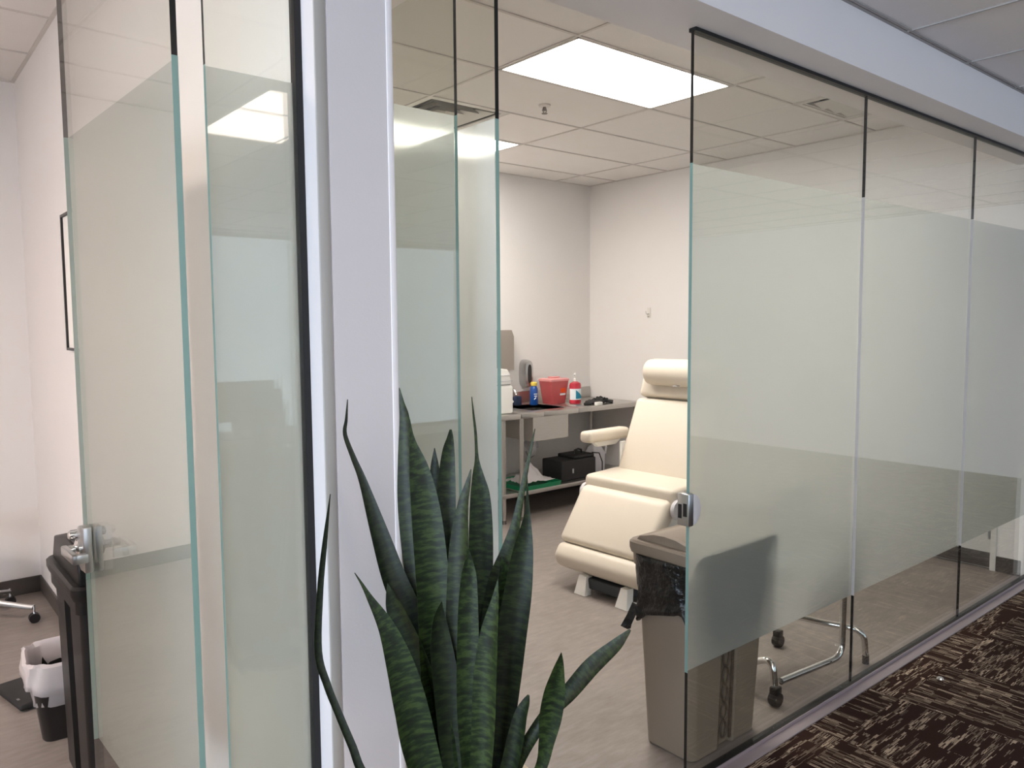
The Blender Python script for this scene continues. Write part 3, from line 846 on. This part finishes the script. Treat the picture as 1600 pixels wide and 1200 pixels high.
# arm rests
for s in (1, -1):
    m_ = MB(); m_.box(-.22, .18, s * (S + .07) - .05, s * (S + .07) + .05, .835, .91, .024, 4)
    local(t, m_, 'armrest', M['vinyl'])
    m_ = MB(); m_.prism([(-.15, s * (S + .06), .84), (.14, s * (S + .06), .84), (.08, s * (S + .06), .80), (-.10, s * (S + .06), .80)], (0, .03, 0))
    local(t, m_, 'arm_underside', M['plwhite'])
    m_ = MB(); m_.box(.08, .13, s * (S + .0) - .012 + .02 * s, s * (S + .0) + .012 + .02 * s, .55, .82, .005); local(t, m_, 'arm_bracket', M['plwhite'])
# base
pad([(-.42, .02), (-.30, .47), (.32, .47), (.42, .02)], -.20, .12, .02, 'plwhite', 'base_cover')
pad([(-.56, .035), (-.56, .10), (.46, .10), (.46, .035)], -.22, .10, .01, 'dkbase', 'base_frame')
for x in (-.575, .44):
    m_ = MB(); m_.prism([(x - .03, .06, 0), (x - .03, .15, 0), (x + .0, .135, .11), (x + .0, .075, .11)], (.055, 0, 0), bev=.003); local(t, m_, 'foot', M['plwhite'])
    m_ = MB(); m_.prism([(x - .03, -.26, 0), (x - .03, -.17, 0), (x + .0, -.19, .11), (x + .0, -.24, .11)], (.055, 0, 0), bev=.003); local(t, m_, 'foot', M['plwhite'])

# ------------------------------------------------------------------ steel tables
TZ = .885
def steel_table(name, label, x0, x1, legs, sink=None):
    t = thing(name, label, 'table', (x0, 4.75, 0))
    w = x1 - x0; d = .69
    tp = MB()
    if sink:
        sx0, sx1, sy0, sy1 = sink
        tp.box(0, sx0, 0, d, TZ - .04, TZ, .003); tp.box(sx1, w, 0, d, TZ - .04, TZ, .003)
        tp.box(sx0, sx1, 0, sy0, TZ - .04, TZ, .003); tp.box(sx0, sx1, sy1, d, TZ - .04, TZ, .003)
    else: tp.box(0, w, 0, d, TZ - .04, TZ, .003)
    local(t, tp, 'tabletop', M['steel'])
    local(t, MB().box(0, w, d - .015, d, TZ, TZ + .105, .003), 'backsplash', M['steel'])
    local(t, MB().box(.02, w - .02, .02, d - .02, .21, .245, .003), 'shelf', M['steel'])
    for (lx, ly) in legs:
        lo = local(t, MB().tube([(lx, ly, .03), (lx, ly, TZ - .04)], .019, 14), 'leg', M['steel'])
        f = MB(); f.tube([(lx, ly, 0), (lx, ly, .035)], .014, 10, radii=[.02, .014]); fo = f.build('foot', M['steeldark']); fo.parent = lo
    if sink:
        b = MB(); sx0, sx1, sy0, sy1 = sink; q = .004
        z0 = TZ - .26
        b.box(sx0 - q, sx0, sy0 - q, sy1 + q, z0, TZ - .004); b.box(sx1, sx1 + q, sy0 - q, sy1 + q, z0, TZ - .004)
        b.box(sx0, sx1, sy0 - q, sy0, z0, TZ - .004); b.box(sx0, sx1, sy1, sy1 + q, z0, TZ - .004); b.box(sx0, sx1, sy0, sy1, z0 - q, z0)
        local(t, b, 'sink_basin', M['steel'])
        cx, cy = (sx0 + sx1) / 2, (sy0 + sy1) / 2
        local(t, MB().tube([(cx, cy, z0), (cx, cy, z0 - .12), (cx, cy, z0 - .13), (cx, cy + .03, z0 - .16), (cx + .04, cy + .08, z0 - .16), (cx + .1, cy + .25, z0 - .1)], .02), 'drain_pipe', M['plcool'])
        local(t, MB().tube([(sx1 + .06, d - .05, .70), (sx1 + .06, d - .05, .52), (sx1 + .07, d - .06, .46)], .022), 'supply_pipe', M['plcool'])
        hz = [(sx1 + .07, d - .07, .48), (sx1 + .0, d - .1, .40), (sx1 - .12, d - .12, .36), (cx + .02, cy + .1, .36), (cx - .06, cy, .42), (cx - .10, cy, .50)]
        local(t, MB().tube(hz, .006, 8), 'hose', M['plgrey'])
    return t
steel_table('prep_table', 'short stainless prep table carrying the white machine, cut off by the glass door edge', 3.36, 4.035, [(.05, .05), (.53, .05), (.05, .62), (.53, .62)])
steel_table('sink_table', 'long stainless table with a sunken sink along the back wall', 4.045, 5.51, [(.035, .05), (1.42, .05), (.035, .62), (1.42, .62)], sink=(.24, .64, .14, .56))
TX, TY = 4.045, 4.75

t = thing('faucet', 'small chrome faucet with curved spout behind the sink', 'faucet', (4.40, 5.36, TZ))
local(t, MB().lathe([(.028, 0), (.028, .01), (.016, .018), (.014, .05)], (0, 0, 0)), 'faucet_base', M['chrome'])
local(t, MB().tube([(0, 0, .03), (0, 0, .10), (0, -.02, .135), (0, -.06, .15), (0, -.10, .135), (0, -.115, .10)], .011), 'spout', M['chrome'])
local(t, MB().tube([(.015, 0, .04), (.055, 0, .06)], .006), 'faucet_handle', M['chrome'])
tag(MB().box(-.035, .035, -.03, .03, 0, .085, .015, 3).build('washcloth', M['navy'], loc=(4.44, 5.28, TZ)), 'dark blue folded cloth beside the faucet', 'cloth')

# white machine on the prep table
t = thing('white_machine', 'white countertop machine at the left end of the steel table', 'medical device', (3.86, 5.0, TZ))
local(t, MB().box(-.24, .165, -.17, .17, .0, .23, .02, 3), 'machine_body', M['plwhite'])
m_ = MB(); m_.prism([(-.24, -.15, .22), (.16, -.15, .22), (.148, -.15, .32), (.12, -.15, .36), (-.20, -.15, .40)], (0, .3, 0), bev=.01); local(t, m_, 'machine_hood', M['plwhite'])
local(t, MB().box(-.20, .13, -.172, -.160, .236, .242), 'seam', M['plgrey'])
local(t, MB().box(-.235, .166, -.155, -.148, .262, .27).box(-.2, .135, -.158, -.148, .31, .316), 'vent_line', M['plcool'])
local(t, MB().tube([(.16, -.10, .09), (.19, -.10, .10), (.21, -.10, .085)], .014), 'side_knob', M['plwhite'])
# paper towel dispenser
t = thing('towel_dispenser', 'grey metal paper towel dispenser on the back wall above the white machine', 'paper towel dispenser', (4.47, YB, 1.20))
m_ = MB(); m_.prism([(0, 0, 0), (0, -.10, 0), (0, -.10, .30), (0, -.07, .355), (0, 0, .355)], (-.28, 0, 0), bev=.006); local(t, m_, 'dispenser_case', M['graybox'])
local(t, MB().box(-.23, -.05, -.07, -.03, -.035, .004, .003), 'paper_towel', M['paper'])
# hand sanitizer
t = thing('soap_dispenser', 'oval grey soap dispenser with dark window on the back wall', 'soap dispenser', (4.66, YB, 1.04))
m_ = MB()
def oval(hw, hh, y, n=20, cx=0, cz=.115):
    pts = []
    for k in range(n):
        a_ = 2 * PI * k / n; c_, s_ = math.cos(a_), math.sin(a_)
        pts.append((cx + math.copysign(abs(c_) ** .8, c_) * hw, y, cz + math.copysign(abs(s_) ** .62, s_) * hh))
    return pts
m_.loft([oval(.055, .13, 0), oval(.055, .13, -.05), oval(.048, .12, -.085), oval(.035, .105, -.09)])
local(t, m_, 'dispenser_body', M['satin'])
m_ = MB(); m_.loft([oval(.022, .085, -.088), oval(.022, .085, -.093)]); local(t, m_, 'dark_window', M['mesh'])

# blue bottle
t = thing('spray_bottle', 'blue cleaner bottle with yellow cap beside the red sharps container', 'bottle', (4.585, 5.22, TZ))
local(t, MB().lathe([(.034, 0), (.037, .006), (.037, .13), (.034, .15), (.022, .175)], (0, 0, 0)), 'bottle_body', M['blue'])
local(t, MB().lathe([(.026, .172), (.03, .178), (.03, .20), (.022, .205)], (0, 0, 0)), 'cap', M['yellow'])
m_ = MB()
for k, (z, a0, a1) in enumerate(((.10, -130, -70), (.082, -125, -80), (.052, -128, -95))):
    pts = [(.0375 * math.cos(math.radians(a)), .0375 * math.sin(math.radians(a)), z + (.006 if k == 2 else 0) * q) for q, a in enumerate(range(a0, a1, 10))]
    m_.tube(pts, .004, 6)
local(t, m_, 'label_lettering', M['labelw'])

# sharps container
t = thing('sharps_container', 'translucent red sharps container with orange sticker on the steel table', 'sharps container', (4.83, 5.22, TZ))
m_ = MB(); m_.loft([rrect(-.085, .085, -.07, .07, .02, 0), rrect(-.115, .115, -.085, .085, .02, .20), rrect(-.115, .115, -.085, .085, .02, .205)]); local(t, m_, 'container_body', M['redclear'])
m_ = MB(); m_.loft([rrect(-.12, .12, -.09, .09, .022, .205), rrect(-.12, .12, -.09, .09, .022, .222), rrect(-.10, .10, -.07, .07, .02, .232)]); m_.box(-.05, .05, -.03, .03, .23, .245, .005)
local(t, m_, 'lid', M['pinkcap'])
def slanted(x0, x1, z0, z1, off):
    def yy(z): return -(.07 + .015 * z / .20) - off
    return [(x0, yy(z0), z0), (x1, yy(z0), z0), (x1, yy(z1), z1), (x0, yy(z1), z1)]
for nm, a_, mt in (('orange_sticker', (.01, .07, .10, .14), 'orange'), ('white_label', (.005, .07, .075, .092), 'labelw')):
    m_ = MB(); m_.loft([slanted(*a_, .0005), slanted(*a_, .0022)]); local(t, m_, nm, M[mt])
m_ = MB(); rg = random.Random(5)
for k in range(16):
    p0 = Vector((rg.uniform(-.07, .07), rg.uniform(-.045, .045), rg.uniform(.01, .09))); d_ = Vector((rg.uniform(-1, 1), rg.uniform(-1, 1), rg.uniform(-.4, .6))).normalized() * .05
    q0 = p0 + d_; q0.x = max(-.075, min(.075, q0.x)); q0.y = max(-.05, min(.05, q0.y)); q0.z = max(.01, q0.z); m_.tube([p0, q0], .007, 8)
local(t, m_, 'used_syringes', M['plgrey'])['kind'] = 'stuff'

# pump bottle
t = thing('pump_bottle', 'clear pump bottle of red soap with teal and white label', 'bottle', (4.955, 5.07, TZ))
local(t, MB().lathe([(.055, 0), (.06, .006), (.06, .165), (.052, .185), (.022, .20)], (0, 0, 0), sy=.75), 'bottle_body', M['redsoap'])
m_ = MB()
def wrap(a0, a1, z0, z1, r, n=10, f=None):
    lo, hi = [], []
    for k in range(n + 1):
        a_ = math.radians(a0 + (a1 - a0) * k / n); lo.append((r * math.cos(a_), .75 * r * math.sin(a_), z0)); hi.append((r * math.cos(a_), .75 * r * math.sin(a_), z1 if f is None else z0 + (z1 - z0) * f(k / n)))
    return lo, hi
def wrapmesh(mb, *a, **k):
    lo, hi = wrap(*a, **k); vl = [mb.bm.verts.new(p) for p in lo]; vh = [mb.bm.verts.new(p) for p in hi]
    for i in range(len(vl) - 1): mb.bm.faces.new((vl[i], vl[i + 1], vh[i + 1], vh[i]))
    mb.done(0)
wrapmesh(m_, -190, 10, .035, .135, .0612); local(t, m_, 'label', M['labelw'])
m_ = MB(); wrapmesh(m_, -120, -20, .045, .125, .0622, f=lambda q: max(.02, 1 - q)); local(t, m_, 'label_mark', M['teal'])
local(t, MB().lathe([(.018, .20), (.018, .225), (.008, .228), (.007, .262)], (0, 0, 0)).tube([(0, 0, .262), (0, 0, .27), (-.02, -.015, .27), (-.04, -.03, .258)], .008), 'pump_head', M['plwhite'])

# cuff and small items
t = thing('pressure_cuff', 'coiled black blood pressure cuff lying on the steel table', 'blood pressure cuff', (5.02, 4.90, TZ))
m_ = MB(); rg = random.Random(9)
for k in range(5):
    a_ = rg.uniform(0, PI); pts = [(math.cos(q * .5 + a_) * (.07 - .006 * k) + .03 * k, math.sin(q * .5 + a_) * .06, .018 + .012 * k * (q % 3) / 3) for q in range(10)]
    m_.tube(pts, .014, 8)
m_.tube([(-.14, -.02, .012), (-.08, -.04, .012), (0, 0, .03)], .012, 8)
local(t, m_, 'cuff_strap', M['blackmat'])
local(t, MB().tube([(.05, .02, .03), (.12, .03, .05), (.16, 0, .02), (.20, -.05, .012)], .016, 8), 'bulb_tube', M['blackmat'])
tag(MB().box(-.035, .035, -.02, .02, 0, .03, .006).build('glucose_meter', M['plwhite'], loc=(4.98, 4.80, TZ)), 'tiny white device in front of the black cuff', 'medical device')

# things on the lower shelf
SZ = .245
t = thing('equipment_case', 'black carrying case with top handle on the lower shelf', 'case', (4.80, 4.97, SZ))
local(t, MB().box(-.23, .19, -.13, .13, 0, .175, .012, 3), 'case_body', M['blackmat'])
local(t, MB().box(-.06, .19, -.11, .11, .17, .205, .012, 3), 'case_flap', M['blackmat'])
local(t, MB().tube([(.02, -.02, .20), (.03, -.02, .235), (.07, -.02, .245), (.11, -.02, .235), (.12, -.02, .20)], .009), 'case_handle', M['blackpl'])
local(t, MB().box(-.11, -.09, -.136, -.128, .06, .10, .002), 'latch', M['satin'])
local(t, MB().tube([(.17, -.10, .21), (.24, -.12, .20), (.26, -.14, .12), (.25, -.15, .03)], .006, 8), 'cable', M['blackpl'])
t = thing('plastic_jug', 'milky plastic gallon jug on the lower shelf behind the armrest', 'jug', (5.16, 5.02, SZ))
m_ = MB(); m_.loft([rrect(-.07, .07, -.07, .07, .03, 0), rrect(-.075, .075, -.075, .075, .03, .01), rrect(-.075, .075, -.075, .075, .03, .17), rrect(-.055, .055, -.055, .055, .03, .22), rrect(-.025, .025, -.025, .025, .024, .255), rrect(-.02, .02, -.02, .02, .0195, .28)])
local(t, m_, 'jug_body', M['jug'])
local(t, MB().tube([(.02, -.02, .25), (.06, -.05, .26), (.085, -.06, .22), (.07, -.06, .16)], .012), 'jug_handle', M['jug'])
local(t, MB().lathe([(.021, .278), (.021, .298), (.016, .30)], (0, 0, 0)), 'cap', M['plcool'])
t = thing('plastic_tray', 'green plastic tray on the left end of the lower shelf', 'tray', (4.18, 4.98, SZ))
m_ = MB(); m_.loft([rrect(-.12, .32, -.21, .20, .02, 0), rrect(-.125, .325, -.215, .205, .02, .035), rrect(-.118, .318, -.208, .198, .02, .035), rrect(-.112, .312, -.20, .19, .02, .006)]); local(t, m_, 'tray', M['green'])
m_ = MB(); rg = random.Random(11); pts = []
N = 14
for i in range(N):
    pts.append([Vector((-.08 + .36 * i / (N - 1), -.17 + .26 * j / (N - 1), .04 + .13 * math.exp(-((i - 6) ** 2 + (j - 6) ** 2) / 14) * (1 + .4 * rg.uniform(-1, 1)) + rg.uniform(0, .012))) for j in range(N)])
vs = [[m_.bm.verts.new(p) for p in row] for row in pts]
for i in range(N - 1):
    for j in range(N - 1): m_.bm.faces.new((vs[i][j], vs[i + 1][j], vs[i + 1][j + 1], vs[i][j + 1]))
m_.done(0)
o = m_.build('plastic_bag', M['whitebag'], loc=(4.18, 4.98, SZ)); so = o.modifiers.new('thick', 'SOLIDIFY'); so.thickness = .002
tag(o, 'crumpled white plastic bag lying on the green tray', 'bag')

# ------------------------------------------------------------------ chrome framed rolling chair behind the glass
t = thing('rolling_chair', 'chrome tube framed rolling chair with grey pads behind the frosted pane', 'chair', (3.15, 1.90, 0))
ox, oy = 3.15, 1.90
def lp(*p): return [(a - ox, b - oy, c) for a, b, c in p]
def bend(pts, n=5, r=.05):
    """round the inner corners of a polyline"""
    P = [Vector(p) for p in pts]; out_ = [P[0]]
    for a, b, c in zip(P, P[1:], P[2:]):
        u = (a - b); v = (c - b); ru = min(r, u.length * .45); rv = min(r, v.length * .45)
        s_, e_ = b + u.normalized() * ru, b + v.normalized() * rv
        for k in range(n + 1):
            q = k / n; out_.append(s_ * (1 - q) ** 2 + b * 2 * q * (1 - q) + e_ * q * q)
    out_.append(P[-1]); return out_
tubes = [lp((2.90, 1.73, .10), (3.33, 1.685, .10), (3.345, 1.69, .56)),
         lp((3.43, 2.02, .175), (3.47, 1.86, .17), (3.545, 1.69, .165), (3.56, 1.685, .035)),
         lp((2.885, 1.93, .10), (3.03, 2.02, .15), (3.06, 2.06, .50)),
         lp((2.875, 1.74, .07), (2.88, 1.76, .20), (2.885, 1.93, .10)),
         lp((3.345, 1.69, .50), (3.06, 2.06, .50)), lp((2.93, 1.72, .56), (3.345, 1.69, .56))]
for q in tubes: local(t, MB().tube(bend(q, 6, .07), .0145, 14), 'frame_tube', M['chrome'])
for (x, y) in ((2.87, 1.735), (2.90, 1.95), (3.42, 2.06)):
    m_ = MB()
    m_.lathe([(.028, -.02), (.031, -.014), (.031, .014), (.028, .02)], (x - ox, y - oy, .031), 20, axis='y'); m_.box(x - ox - .022, x - ox + .022, y - oy - .018, y - oy + .018, .05, .085, .006)
    local(t, m_, 'castor', M['blackpl'])
local(t, MB().tube(lp((3.56, 1.685, 0), (3.56, 1.685, .04)), .016, 12), 'foot_tip', M['blackpl'])
local(t, MB().box(-.22, .20, -.18, .22, .52, .58, .025, 4), 'seat', M['greypad'])
local(t, MB().box(.02, .27, .0, .06, .56, .84, .02, 4), 'backrest', M['greypad'])

# ------------------------------------------------------------------ hall furniture mirrored in the left pane
t = thing('office_desk', 'dark desk mirrored low in the narrow left glass pane', 'desk', (2.25, -2.45, 0))
local(t, MB().box(-.9, .9, -.38, .38, .76, .79, .004), 'desktop', M['wood'])
local(t, MB().box(-.88, .1, -.02, .0, .30, .76), 'modesty_panel', M['blackmat'])
for sx in (-.82, .82):
    for sy in (-.32, .32): local(t, MB().box(sx - .025, sx + .025, sy - .025, sy + .025, 0, .76, .003), 'leg', M['blackpl'])
t = thing('monitor', 'dark computer monitor on the desk, mirrored in the narrow left glass pane', 'monitor', (2.06, -2.35, .79))
local(t, MB().box(-.27, .27, -.02, .015, .13, .42, .006), 'screen', M['blackmat'])
local(t, MB().box(-.03, .03, -.045, -.015, .0, .30, .004), 'stand', M['blackpl'])
local(t, MB().box(-.11, .11, -.10, .06, 0, .012, .004), 'stand_base', M['blackpl'])
t = thing('office_chair', 'dark office chair beside the desk, mirrored in the narrow left glass pane', 'chair', (2.62, -3.15, 0))
for k in range(5):
    a_ = 2 * PI * k / 5 + .3; local(t, MB().tube([(0, 0, .12), (.28 * math.cos(a_), .28 * math.sin(a_), .07)], .018).lathe([(.026, -.02), (.03, 0), (.026, .02)], (.28 * math.cos(a_), .28 * math.sin(a_), .03), 14, axis='y'), 'leg', M['blackpl'])
local(t, MB().tube([(0, 0, .1), (0, 0, .46)], .025), 'column', M['chrome'])
local(t, MB().box(-.25, .25, -.25, .25, .45, .53, .03, 4), 'seat', M['blackmat'])
local(t, MB().box(-.23, .23, -.30, -.24, .62, 1.05, .03, 4), 'backrest', M['blackmat'])
local(t, MB().box(-.03, .03, -.31, -.25, .48, .65, .01), 'back_post', M['blackpl'])

# small round stud on the carpet
tag(MB().lathe([(.006, 0), (.015, .002), (.016, .012), (.012, .018), (.004, .019)], (0, 0, 0), 20).build('door_stop', M['chrome'], loc=(3.63, 1.38, 0)), 'tiny shiny round stud on the brown carpet near the rail', 'door stop')

# ------------------------------------------------------------------ snake plant
PC = Vector((.851, 1.177, 0)); RZ = .705
plant = thing('snake_plant', 'tall snake plant with dark green upright leaves in front of the white pillar', 'plant', PC)
m_ = MB(); m_.lathe([(.105, 0), (.115, .01), (.125, .3), (.142, RZ - .03), (.150, RZ - .03), (.152, RZ), (.140, RZ + .002), (.132, RZ - .004), (.128, RZ - .05), (.01, RZ - .052)], (0, 0, 0), 40)
local(plant, m_, 'planter', M['planter'])
local(plant, MB().lathe([(.126, RZ - .055), (.126, RZ - .045), (.08, RZ - .036), (.02, RZ - .032)], (0, 0, 0), 32), 'soil', M['soil'])

def catmull(P, n):
    P = [P[0] + (P[0] - P[1])] + P + [P[-1] + (P[-1] - P[-2])]
    out_ = []; segs = len(P) - 3
    for k in range(n + 1):
        u = k / n * segs; i = min(int(u), segs - 1); f_ = u - i
        a, b, c, d = P[i:i + 4]
        out_.append(.5 * ((2 * b) + (c - a) * f_ + (2 * a - 5 * b + 4 * c - d) * f_ ** 2 + (3 * b - a - 3 * c + d) * f_ ** 3))
    return out_
leaves = [
 # (tip depth offset, base offset, twist), (x, y, width) from the tip down
 (.06, .02, .2, [(516, 772, 1), (507, 850, 7), (500, 923, 9), (497, 1018, 11), (511, 1070, 11), (529, 1115, 11), (550, 1165, 12), (572, 1215, 13), (640, 1290, 16)]),
 (.07, .03, .3, [(543, 624, 1), (541, 655, 4), (539, 679, 6), (552, 715, 8), (567, 752, 12), (591, 827, 25), (615, 901, 35), (641, 965, 39), (670, 1060, 40), (690, 1150, 36), (704, 1260, 30)]),
 (.08, .04, -.3, [(624, 606, 1), (628, 630, 8), (633, 656, 15), (636, 720, 24), (641, 784, 33), (650, 860, 37), (662, 935, 40), (672, 1015, 42), (682, 1120, 40), (700, 1260, 30)]),
 (.02, .0, .4, [(640, 655, 1), (644, 688, 9), (655, 736, 30), (665, 800, 43), (673, 880, 48), (679, 960, 50), (683, 1067, 50), (690, 1160, 44), (706, 1260, 32)]),
 (.10, .06, -.4, [(679, 700, 1), (680, 736, 14), (683, 800, 22), (688, 900, 32), (694, 1040, 36), (702, 1160, 34), (716, 1260, 28)]),
 (.05, .03, .3, [(704, 671, 3), (703, 685, 10), (700, 709, 19), (697, 763, 27), (696, 827, 31), (695, 890, 31), (698, 1000, 35), (706, 1120, 36), (722, 1260, 28)]),
 (-.02, -.02, -.3, [(736, 733, 1), (731, 757, 8), (724, 790, 16), (719, 848, 27), (717, 922, 32), (718, 1010, 36), (724, 1120, 36), (732, 1260, 28)]),
 (.07, .05, .35, [(737, 620, 1), (740, 650, 3), (743, 677, 4), (745, 716, 6), (747, 745, 18), (750, 775, 29), (751, 827, 35), (750, 900, 37), (746, 987, 39), (742, 1100, 38), (740, 1260, 30)]),
 (.06, .03, -.35, [(836, 670, 1), (828, 709, 4), (817, 763, 8), (807, 816, 13), (797, 860, 23), (784, 912, 36), (775, 987, 41), (768, 1090, 42), (758, 1180, 38), (748, 1265, 28)]),
 (.0, .0, .3, [(823, 735, 1), (824, 780, 4), (823, 812, 12), (817, 860, 30), (809, 925, 41), (799, 990, 45), (788, 1067, 47), (776, 1160, 42), (756, 1265, 30)]),
 (-.05, -.03, .35, [(554, 895, 1), (565, 912, 4), (577, 933, 9), (604, 981, 25), (625, 1040, 41), (641, 1104, 49), (658, 1180, 50), (690, 1275, 32)]),
 (.0, .01, -.3, [(606, 912, 1), (611, 930, 14), (620, 955, 26), (644, 1013, 35), (662, 1067, 37), (678, 1150, 36), (704, 1265, 28)]),
 (-.06, -.05, .3, [(732, 857, 1), (732, 880, 14), (732, 907, 24), (731, 976, 31), (732, 1093, 35), (736, 1170, 33), (742, 1270, 28)]),
 (-.04, -.03, -.25, [(826, 1086, 3), (822, 1098, 12), (814, 1120, 20), (806, 1157, 25), (794, 1205, 25), (770, 1270, 24)]),
 (-.12, -.05, .2, [(877, 1020, 1), (875, 1032, 9), (871.6, 1049, 18), (866, 1081, 31), (860, 1120, 33), (854, 1159, 23), (843, 1205, 17), (800, 1285, 20)]),
 (-.02, -.02, -.2, [(985, 984, 3), (977, 993, 9), (961, 1010, 18), (925, 1042, 25), (890, 1082, 24), (862, 1110, 21), (837, 1142, 19), (808, 1192, 20), (778, 1265, 24)]),
 (-.03, -.02, .2, [(690, 940, 1), (686, 970, 20), (690, 1020, 34), (700, 1090, 40), (708, 1170, 38), (718, 1265, 28)]),
 (-.08, -.06, -.3, [(778, 905, 1), (774, 940, 12), (766, 990, 26), (760, 1060, 34), (756, 1150, 34), (748, 1270, 28)]),
 (.04, .05, .3, [(782, 870, 2), (790, 905, 22), (788, 980, 34), (780, 1080, 38), (766, 1180, 34), (750, 1265, 26)]),
]
D0_ = 1.47
for dt, db, tw, P in leaves:
    n = max(18, 5 * len(P)); raw = []
    m_ = MB(); bm = m_.bm; uvl = bm.loops.layers.uv.new('leaf')
    K = len(P)
    pts3 = []; ws = []
    cl = catmull([Vector((x, y, w)) for x, y, w in P], n)
    yt, ybs = P[0][1], P[-1][1]
    cen = []
    for q in cl:
        k = min(1, max(0, (q.y - yt) / (ybs - yt))); dep = D0_ + dt * (1 - k) + db * k
        cen.append((at(q.x, q.y, dep), max(.6, q.z) / FPX * dep))
    rows = []
    acc = 0
    for i, (p, wd) in enumerate(cen):
        a = cen[max(i - 1, 0)][0]; b2 = cen[min(i + 1, n)][0]; tg = (b2 - a).normalized()
        if i: acc += (p - cen[i - 1][0]).length
        view = (p - Vector((0, 0, H))).normalized()
        side = tg.cross(view).normalized(); nrm = side.cross(tg).normalized()
        ph = tw + .25 * math.sin(i / n * 3 + tw * 9)
        sd = side * math.cos(ph) + nrm * math.sin(ph); nn = nrm * math.cos(ph) - side * math.sin(ph)
        hw = wd * 1.06 / 2 / max(.6, math.cos(ph))
        cup = .28 + .25 * (i / n)
        top, bot = [], []
        for u in (-1, -.6, -.2, .2, .6, 1):
            off = nn * (hw * cup * (u * u - .5)) * (1 if nn.dot(view) < 0 else -1)
            th = .0012 * (1 - .8 * abs(u)) + .0003
            top.append((p + sd * hw * u + off + nn * th, u)); bot.append((p + sd * hw * u + off - nn * th, u))
        rows.append((top + bot[::-1], acc))
    R = [[bm.verts.new(q[0] - PC) for q in r[0]] for r in rows]
    U = [[q[1] for q in r[0]] for r in rows]
    nn_ = len(R[0])
    for i in range(len(R) - 1):
        for k in range(nn_):
            k2 = (k + 1) % nn_
            f = bm.faces.new((R[i][k], R[i][k2], R[i + 1][k2], R[i + 1][k]))
            for lp_, (ii, kk) in zip(f.loops, ((i, k), (i, k2), (i + 1, k2), (i + 1, k))):
                lp_[uvl].uv = (U[ii][kk] * .5 + .5, rows[ii][1])
    bm.faces.new(list(reversed(R[0]))); bm.faces.new(R[-1])
    m_.done(0)
    local(plant, m_, 'leaf', M['leaf'])

# ------------------------------------------------------------------ daylight
world = bpy.data.worlds.new('world'); bpy.context.scene.world = world; world.use_nodes = True
bgn = world.node_tree.nodes['Background']; bgn.inputs[0].default_value = (.62, .78, 1, 1); bgn.inputs[1].default_value = 1.0
for i, (a, b_) in enumerate(bays):
    ld = bpy.data.lights.new('window_daylight', 'AREA'); ld.shape = 'RECTANGLE'; ld.size = b_ - a - .1; ld.size_y = WZ1 - WB[i] - .08
    ld.energy = (5.5 if i == 2 else 9) * (b_ - a); ld.color = (.70, .82, 1.0)
    lo = bpy.data.objects.new('window_daylight', ld); C.objects.link(lo)
    lo.location = ((a + b_) / 2, -6.42, (WZ1 + WB[i]) / 2); lo.rotation_euler = (PI / 2, 0, 0)
    lo.rotation_euler = (-PI / 2, 0, PI)
    lo.rotation_euler = Vector((0, 1, 0)).to_track_quat('-Z', 'Y').to_euler()

ld = bpy.data.lights.new('window_daylight', 'AREA'); ld.shape = 'RECTANGLE'; ld.size = 2.0; ld.size_y = 5.1; ld.energy = 500; ld.color = (.66, .79, 1.0)
lo = bpy.data.objects.new('window_daylight', ld); C.objects.link(lo)
lo.location = (-6.12, -1.4, 1.55); lo.rotation_euler = Vector((1, 0, 0)).to_track_quat('-Z', 'Y').to_euler(); ld.size, ld.size_y = 5.1, 2.0

sc = bpy.context.scene
sc.view_settings.view_transform = 'Standard'; sc.view_settings.look = 'None'
sc.view_settings.gamma = 1; sc.view_settings.use_curve_mapping = False
sc.view_settings.exposure = 0.46
